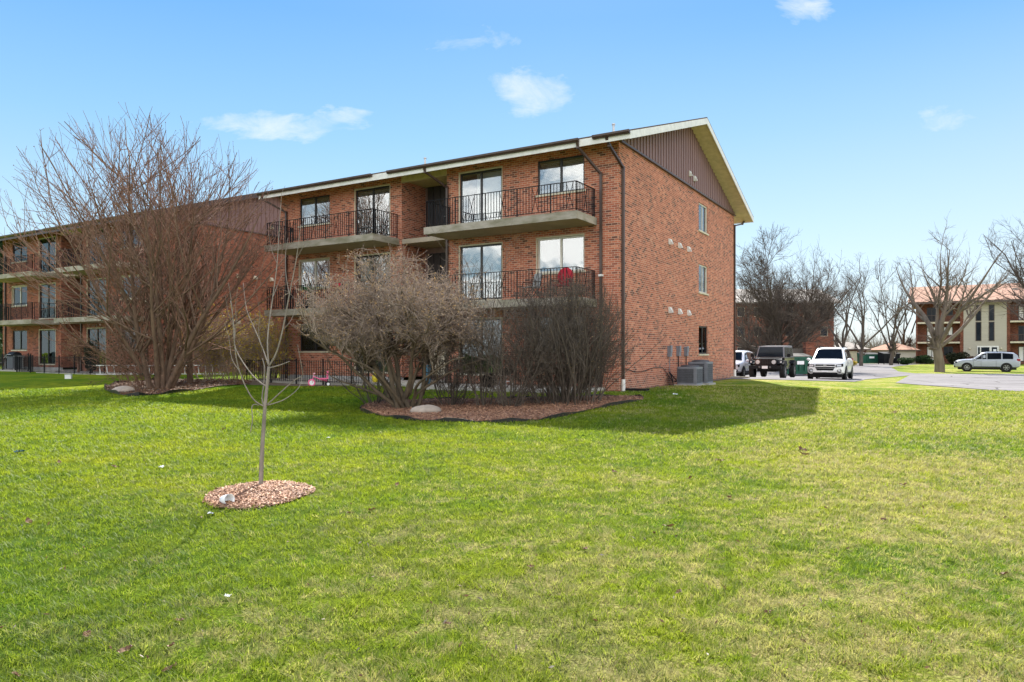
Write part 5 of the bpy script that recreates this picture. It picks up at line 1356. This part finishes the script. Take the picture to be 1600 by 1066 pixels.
def kettle(loc, label):
    root = empty('kettle_grill', loc, 0, label, 'grill')
    mb = MB(); mb.lathe((0, 0, .62), [(0.001, -.22), (.14, -.2), (.24, -.11), (.28, 0), (.285, .02), (.26, .02), (.2, -.04), (.001, -.06)], 24); mb.build('bowl', M['black'], root, smooth=True)
    for k in range(3): a = R(90+120*k); mb = MB(); mb.tube([(.15*math.cos(a), .15*math.sin(a), .45), (.30*math.cos(a), .30*math.sin(a), .02)], .013, 6); mb.build('leg', M['ladder'], root)
    mb = MB(); mb.lathe((0, 0, .2), [(.001, 0), (.14, .01), (.15, .03)], 16); mb.build('ash_tray', M['ladder'], root)
    mb = MB(); mb.tube([(.28, 0, .62), (.36, -.08, .64), (.36, .08, .64), (.28, .02, .62)], .012, 6); mb.build('handle', M['black'], root)
def kettlelid(loc, label):
    root = empty('grill_lid', loc, 0, label, 'grill lid'); root.rotation_euler = (R(-62), 0, .3)
    mb = MB(); mb.lathe((0, 0, 0), [(.001, .2), (.14, .18), (.24, .1), (.29, 0), (.27, 0), (.2, .08), (.001, .16)], 24); mb.build('dome', M['black'], root, smooth=True)
    mb = MB(); mb.tube([(-.06, 0, .2), (-.05, 0, .25), (.05, 0, .25), (.06, 0, .2)], .012, 6); mb.build('handle', M['ladder'], root)
def on(B, x, y, z): return LB(B, x, y, z)
kettle(on(B1, -3.15, -2.0, .12), 'black kettle grill with open bowl on the patio between the two big bushes')
kettlelid(on(B1, -3.75, -2.1, .34), 'black domed grill lid leaning on the patio left of the kettle grill')
# second floor balcony furniture
def folding_chair(loc, rz, mat, label, round_=False):
    root = empty('patio_chair', loc, rz, label, 'chair')
    for s in (-1, 1):
        mb = MB(); mb.tube([(s*.25, .22, 0), (s*.25, -.15, .42), (s*.25, -.25, .85 if not round_ else .8)], .014, 6); mb.tube([(s*.25, -.22, 0), (s*.25, .2, .42)], .014, 6); mb.tube([(s*.27, -.2, .6), (s*.27, .22, .6), (s*.27, .22, .42)], .014, 6); mb.build('side_frame', M['black'], root)
    mb = MB(); mb.obox((0, .02, .42), (.48, .46, .03)); mb.build('seat', mat, root)
    mb = MB()
    if round_: mb.sphere((0, -.22, .74), (.30, .05, .30), 16, 10)
    else: mb.obox((0, -.21, .68), (.48, .03, .46), Matrix.Rotation(R(10), 3, 'X'))
    mb.build('backrest', mat, root, smooth=round_)
folding_chair(on(B1, -1.55, -1.05, 3.07), ANG+math.pi, M['red'], 'chair with round red back on the second floor balcony', True)
folding_chair(on(B1, -2.75, -.95, 3.07), ANG+R(150), M['gfab'], 'grey sling chair on the second floor balcony left of the red one')
def potplant(loc, label, mat='evergreen', s=1.0):
    root = empty('potted_plant', loc, 0, label, 'plant'); rng = np.random.default_rng(int(abs(loc[0]*100)))
    mb = MB(); mb.lathe((0, 0, 0), [(.10*s, 0), (.15*s, .28*s), (.17*s, .28*s), (.17*s, .32*s), (.14*s, .32*s), (.001, .28*s)], 16); mb.build('pot', M['brownm'], root)
    n = 60; a = rng.random(n)*6.283; d = np.stack([np.cos(a)*.7, np.sin(a)*.7, .6+rng.random(n)], 1)
    P, Rr = grow(rng, np.tile([0, 0, .3*s], (n, 1)), d, np.full(n, .55*s), np.full(n, .016), np.full(n, .004), 6, .1, -1.2)
    join_tubes('leaves', [(P, Rr, 3)], leaf_mat('arching_leaf', (.05, .20, .06), (.10, .30, .09)), root)
potplant(on(B1, -13.3, -1.0, 3.45), 'green arching plant on the left second floor balcony')
mb = MB(); mb.obox((0, 0, .19), (.30, .28, .36)); mb.obox((0, 0, .375), (.34, .32, .03)); o = mb.build('plant_stand', M['black']); place(o, on(B1, -13.3, -1.0, 3.065), ANG); tag(o, 'small black stand under the green arching plant', 'stand')
mb = MB(); mb.sphere((-.1, 0, 0), (.11, .04, .07), 10, 6); mb.sphere((.1, 0, 0), (.11, .04, .07), 10, 6); mb.sphere((0, -.02, 0), .04, 8, 6); o = mb.build('red_bow', M['red']); place(o, on(B1, -11.3, -1.47, 3.95), ANG); tag(o, 'red bow tied on the railing of the left second floor balcony', 'bow')
# playthings on the ground floor patio
root = empty('toy_slide', on(B1, -7.3, -.9, .12), ANG+.6, 'blue plastic toy behind the stems of the wide bare bush', 'toy')
mb = MB(); mb.hexa([(-.15, -.4, .02), (.15, -.4, .02), (.15, .15, .65), (-.15, .15, .65), (-.15, -.4, .06), (.15, -.4, .06), (.15, .15, .70), (-.15, .15, .70)]); mb.build('chute', M['blue'], root)
for s in (-1, 1): mb = MB(); mb.bar((s*.15, .15, .0), (s*.15, .12, .72), .04); mb.build('leg', M['blue'], root)
mb = MB(); mb.lathe((0, 0, 0), [(.10, 0), (.14, .12), (.13, .25), (.05, .34), (.03, .4), (.001, .4)], 12); mb.tube([(-.1, 0, .3), (-.06, 0, .42), (.06, 0, .42), (.1, 0, .3)], .01, 5); o = mb.build('watering_can', M['yellow'], smooth=True); place(o, on(B1, -9.55, -1.2, .14), ANG); tag(o, 'small yellow plastic can on the patio right of the pink tricycle', 'can')
# left building patio: gas grill
def gas_grill(loc, rz, label):
    root = empty('gas_grill', loc, rz, label, 'grill')
    mb = MB(); mb.box(-.35, .35, -.25, .25, .10, .80); mb.build('cabinet', M['acgrey'], root)
    mb = MB(); n = 8; P0 = []; 
    for j in range(n+1): a = math.pi*j/n; P0.append((.26*math.cos(a), .82+.26*math.sin(a)))
    A_ = [(-.36, y, z) for y, z in P0]; B_ = [(.36, y, z) for y, z in P0]
    for j in range(n): mb.face([A_[j], B_[j], B_[j+1], A_[j+1]])
    mb.face(A_); mb.face(B_[::-1]); h = mb.build('lid', M['black'], root)
    mb = MB(); mb.bar((-.25, -.3, .92), (.25, -.3, .92), .03); mb.build('handle', M['ladder'], h)
    for s in (-1, 1): mb = MB(); mb.box(*sorted((s*.37, s*.72)), -.22, .22, .80, .84); mb.build('side_shelf', M['ladder'], root)
gas_grill(on(B2, -12.3, -1.1, .14), ANG, 'gas grill with black lid on the far left patio')
folding_chair(on(B2, -14.2, -1.0, .14), ANG+2.6, M['gfab'], 'grey chair on the far left patio beside the gas grill')
mb = MB(); mb.box(-.6, .6, -.3, .3, .70, .74)
for sx in (-.55, .55):
    for sy in (-.25, .25): mb.bar((sx, sy, 0), (sx, sy, .7), .04)
o = mb.build('patio_table', M['paper']); place(o, on(B2, -13.6, -.55, .14), ANG); tag(o, 'white topped table under the far left ground floor window', 'table')
# litter on the lawn
def litter(px, py, mat, label, kind, seed, s=.05):
    p = PG(px, py); rg = random.Random(seed)
    if kind == 'cup':
        mb = MB(); mb.lathe((0, 0, 0), [(.001, 0), (.032, 0), (.036, .03), (.042, .1), (.040, .1), (.034, .03), (.001, .008)], 16); o = mb.build('plastic_cup', mat, smooth=True); o.location = (p.x, p.y, p.z+.055); o.rotation_euler = (R(80), .3, rg.uniform(0, 6)); tag(o, label, 'cup'); o.scale = (1.25,)*3
    elif kind == 'box':
        mb = MB(); mb.obox((0, 0, .08), (.24, .2, .16)); mb.obox((0, 0, .17), (.26, .22, .025)); o = mb.build('foam_box', mat); o.location = p; o.rotation_euler = (0, 0, .3); tag(o, label, 'box')
    else:
        bm = bmesh.new(); bmesh.ops.create_grid(bm, x_segments=7, y_segments=5, size=s)
        for v in bm.verts: v.co = Vector((v.co.x*rg.uniform(.8, 1.15), v.co.y*.7*rg.uniform(.7, 1.2), abs(rg.gauss(0, s*.35))+.02))
        me = bpy.data.meshes.new('paper_scrap'); bm.to_mesh(me); bm.free(); o = link('paper_scrap', me, mat); o.location = p; tag(o, label, 'litter')
litter(349, 790, M['paper'], 'crumpled white plastic cup at the front edge of the round wood chip patch', 'cup', 1)
litter(329, 806, M['paper'], 'small white scrap in the grass just below the plastic cup', 's', 2, .022)
litter(107, 592, M['paper'], 'small white foam box on the shaded grass left of the clipped bush', 'box', 3)
litter(30, 709, M['blue'], 'blue plastic scrap in the grass at the left edge', 's', 4, .06)
litter(252, 733, M['paper'], 'white paper scrap on the grass between left edge and sapling', 's', 5, .035)
litter(1055, 618, M['paper'], 'white paper scrap on the shaded grass in front of the air conditioners', 's', 6, .07)
litter(513, 686, M['paper'], 'pale scrap on the grass right of the sapling trunk', 's', 7, .03)
litter(356, 937, M['paper'], 'tiny white scrap in the near grass below the sapling', 's', 8, .02)

# dead leaves
def leafmesh(seed):
    rg = random.Random(seed); mb = MB(); n = 9
    up = [Vector((-1+2*i/(n-1), .55*math.sin(math.pi*i/(n-1))**.7*(1-.25*(i % 2)), rg.uniform(.0, .35))) for i in range(n)]
    dn = [Vector((v.x, -v.y, rg.uniform(0, .35))) for v in up]; md = [Vector((v.x, 0, .05+.15*math.sin(i))) for i, v in enumerate(up)]
    for i in range(n-1): mb.face([up[i], up[i+1], md[i+1], md[i]]); mb.face([md[i], md[i+1], dn[i+1], dn[i]])
    return mb
lp = [(197, 1022, .06), (280, 975, .045), (268, 1015, .05), (135, 998, .05), (263, 1052, .04), (27, 1062, .04), (45, 819, .07), (1045, 826, .07), (1022, 837, .05), (1078, 750, .09), (1124, 722, .1), (1255, 706, .12), (1257, 712, .1), (1569, 902, .06), (915, 862, .05), (830, 890, .05), (1140, 780, .06), (1398, 646, .15), (580, 800, .06), (93, 725, .07), (180, 732, .07), (348, 673, .1), (547, 805, .05), (1412, 760, .07), (1380, 815, .05), (1200, 962, .04), (700, 980, .03), (1060, 930, .04), (620, 760, .06), (960, 740, .07)]
lv = None
for k, (px, py, s) in enumerate(lp):
    p = PG(px, py)
    if k < 3: lv = leafmesh(k).build('dead_leaf', M['dead'])
    else: lv = lv.copy(); COL.objects.link(lv)
    lv.location = (p.x, p.y, p.z+.02); lv.rotation_euler = (random.uniform(-.4, .4), random.uniform(-.4, .4), random.uniform(0, 6)); lv.scale = (s*.72,)*3
    tag(lv, 'curled brown dead leaf lying in the grass', 'leaf', 'dead leaves scattered on the lawn')
def debris():
    rng = np.random.default_rng(99); n = 900
    Y = 2.6+20*rng.random(n)**1.6; X = (rng.random(n)*2-1)*(.74*Y+.3)
    k = ~(inpoly(X, Y, bedA) | inpoly(X, Y, bedB) | inpoly(X, Y, lot)) & (rect_dist(X, Y, B1) > .5); X, Y = X[k], Y[k]
    C = np.stack([X, Y, gz(X, Y)+.022], 1); V, q_ = cards(rng, C, .016, .35, .3)
    o = link('lawn_debris', np_mesh('lawn_debris', V, q_), [M['dead'], M['pebble']]); o.data.polygons.foreach_set('material_index', (rng.random(len(q_)) < .45).astype(np.int32))
    tag(o, 'tiny bits of leaf and twig caught in the grass', 'debris', kind='stuff')
debris()
# ------------------------------------------------------------------ CAMERA, SUN, SKY
cam = bpy.data.cameras.new('camera'); co = bpy.data.objects.new('camera', cam); COL.objects.link(co)
co.location = (0, 0, CAMZ); co.rotation_euler = (R(90), 0, 0)
cam.sensor_width = 36; cam.lens = 36*F/1600; cam.shift_y = (HZ-533)/1600; cam.clip_end = 6000; cam.clip_start = .1
SC.camera = co
SAZ, SEL = math.atan2(.07, 1), R(41.4)
S = Vector((math.sin(SAZ)*math.cos(SEL), math.cos(SAZ)*math.cos(SEL), math.sin(SEL)))
sl = bpy.data.lights.new('sun', 'SUN'); sl.energy = 4.8; sl.angle = R(.55); sl.color = (1, .93, .82)
so = bpy.data.objects.new('sun', sl); COL.objects.link(so); so.rotation_euler = S.to_track_quat('Z', 'Y').to_euler(); so.location = (0, 0, 50)
wd = bpy.data.worlds.new('World'); SC.world = wd; wd.use_nodes = True
t = wd.node_tree; t.nodes.clear()
out = t.nodes.new('ShaderNodeOutputWorld'); bg = t.nodes.new('ShaderNodeBackground')
sky = t.nodes.new('ShaderNodeTexSky'); sky.sky_type = 'NISHITA'; sky.sun_disc = False
sky.sun_elevation = SEL; sky.sun_rotation = SAZ; sky.altitude = 200; sky.air_density = 1.0; sky.dust_density = .3; sky.ozone_density = 1.5
tc = t.nodes.new('ShaderNodeTexCoord'); sp = t.nodes.new('ShaderNodeSeparateXYZ'); t.links.new(tc.outputs['Generated'], sp.inputs[0])
yy = mth(t, 'MAXIMUM', sp.outputs[1], .02); U_ = mth(t, 'DIVIDE', sp.outputs[0], yy); V_ = mth(t, 'DIVIDE', sp.outputs[2], yy)
cb = t.nodes.new('ShaderNodeCombineXYZ'); t.links.new(U_, cb.inputs[0]); t.links.new(mth(t, 'MULTIPLY', V_, 2.2), cb.inputs[1])
nz = noise(t, 13.0, cb.outputs[0], 10, .68, .6)
wn1 = noise(t, 5.5, cb.outputs[0], 5, .6); wn2 = noise(t, 6.3, cb.outputs[0], 5, .6, .8)
U2 = mth(t, 'MULTIPLY_ADD', mth(t, 'SUBTRACT', wn1, .5), .16, U_); V2 = mth(t, 'MULTIPLY_ADD', mth(t, 'SUBTRACT', wn2, .5), .07, V_)
acc = None
for px, py, rx, ry, a in ((450, 196, 130, 20, 1.0), (400, 188, 60, 12, .5), (525, 190, 55, 16, .9), (825, 147, 70, 27, .95), (745, 66, 70, 24, .55), (1258, 10, 50, 22, .95), (1490, 186, 55, 22, .6), (1185, 297, 40, 18, .4), (110, 60, 30, 10, .35), (405, 236, 25, 10, .3), (955, 160, 25, 12, .25), (18, 72, 14, 10, .4), (600, 165, 40, 10, .25), (560, 190, 60, 14, .3), (0, 300, 160, 30, .18)):
    du = mth(t, 'DIVIDE', mth(t, 'SUBTRACT', U2, (px-800)/F), rx*1.3/F); dv = mth(t, 'DIVIDE', mth(t, 'SUBTRACT', V2, (HZ-py)/F), ry*1.45/F)
    d2 = mth(t, 'ADD', mth(t, 'MULTIPLY', du, du), mth(t, 'MULTIPLY', dv, dv))
    e = mth(t, 'MULTIPLY', mth(t, 'SUBTRACT', 1.0, d2, clamp=True), a)
    acc = e if acc is None else mth(t, 'MAXIMUM', acc, e)
cm = mth(t, 'MULTIPLY', mth(t, 'MULTIPLY_ADD', acc, .60, mth(t, 'SUBTRACT', nz, .74)), 1.7, clamp=True)
cm = mth(t, 'MULTIPLY', cm, mth(t, 'GREATER_THAN', acc, .001))
SKYK = .10
# clear sky: physical sky pulled towards the deep clean blue of the photograph
grad = ramp(t, mth(t, 'MAXIMUM', sp.outputs[2], 0.), [(0, (.66, .80, .90)), (.07, (.62, .80, .92)), (.16, (.48, .73, .92)), (.28, (.29, .59, .91)), (.42, (.14, .43, .88)), (.8, (.07, .26, .70))])
rt = mth(t, 'MULTIPLY', mth(t, 'ADD', U_, .1, clamp=True), mth(t, 'SUBTRACT', .95, mth(t, 'MULTIPLY', sp.outputs[2], 2.4), clamp=True), clamp=True)
grad = mix(t, mth(t, 'MULTIPLY', rt, .75), grad, (.78, .86, .93))
gs = N(t, 'ShaderNodeVectorMath', operation='SCALE'); t.links.new(grad, gs.inputs[0]); gs.inputs['Scale'].default_value = 4.6
col = mix(t, .86, sky.outputs[0], gs.outputs[0])
cc = mix(t, mth(t, 'MULTIPLY', cm, .8), col, (4.6, 4.75, 4.95))
# bright clouds added to the unseen sky behind the viewer to fill shaded facades
zz = mth(t, 'ADD', mth(t, 'MAXIMUM', sp.outputs[2], 0.), .18)
c2 = t.nodes.new('ShaderNodeCombineXYZ'); t.links.new(mth(t, 'DIVIDE', sp.outputs[0], zz), c2.inputs[0]); t.links.new(mth(t, 'DIVIDE', sp.outputs[1], zz), c2.inputs[1])
nb = noise(t, 1.6, c2.outputs[0], 7, .6, .3)
back = ramp(t, mth(t, 'MULTIPLY_ADD', sp.outputs[1], -1., .0), [(.02, (0,)), (.30, (1,))])
cb2 = mth(t, 'MULTIPLY', back, ramp(t, nb, [(.38, (0,)), (.56, (1,))]))
up = ramp(t, sp.outputs[2], [(0, (.25,)), (.08, (1,))])
cc = mix(t, mth(t, 'MULTIPLY', cb2, up), cc, (12.4, 12., 11.4))
t.links.new(cc, bg.inputs[0]); bg.inputs[1].default_value = SKYK
t.links.new(bg.outputs[0], out.inputs[0])
SC.view_settings.view_transform = 'Standard'; SC.view_settings.look = 'None'; SC.view_settings.gamma = 1; SC.view_settings.use_curve_mapping = False
SC.view_settings.exposure = 1.22
SC.render.engine = 'CYCLES'
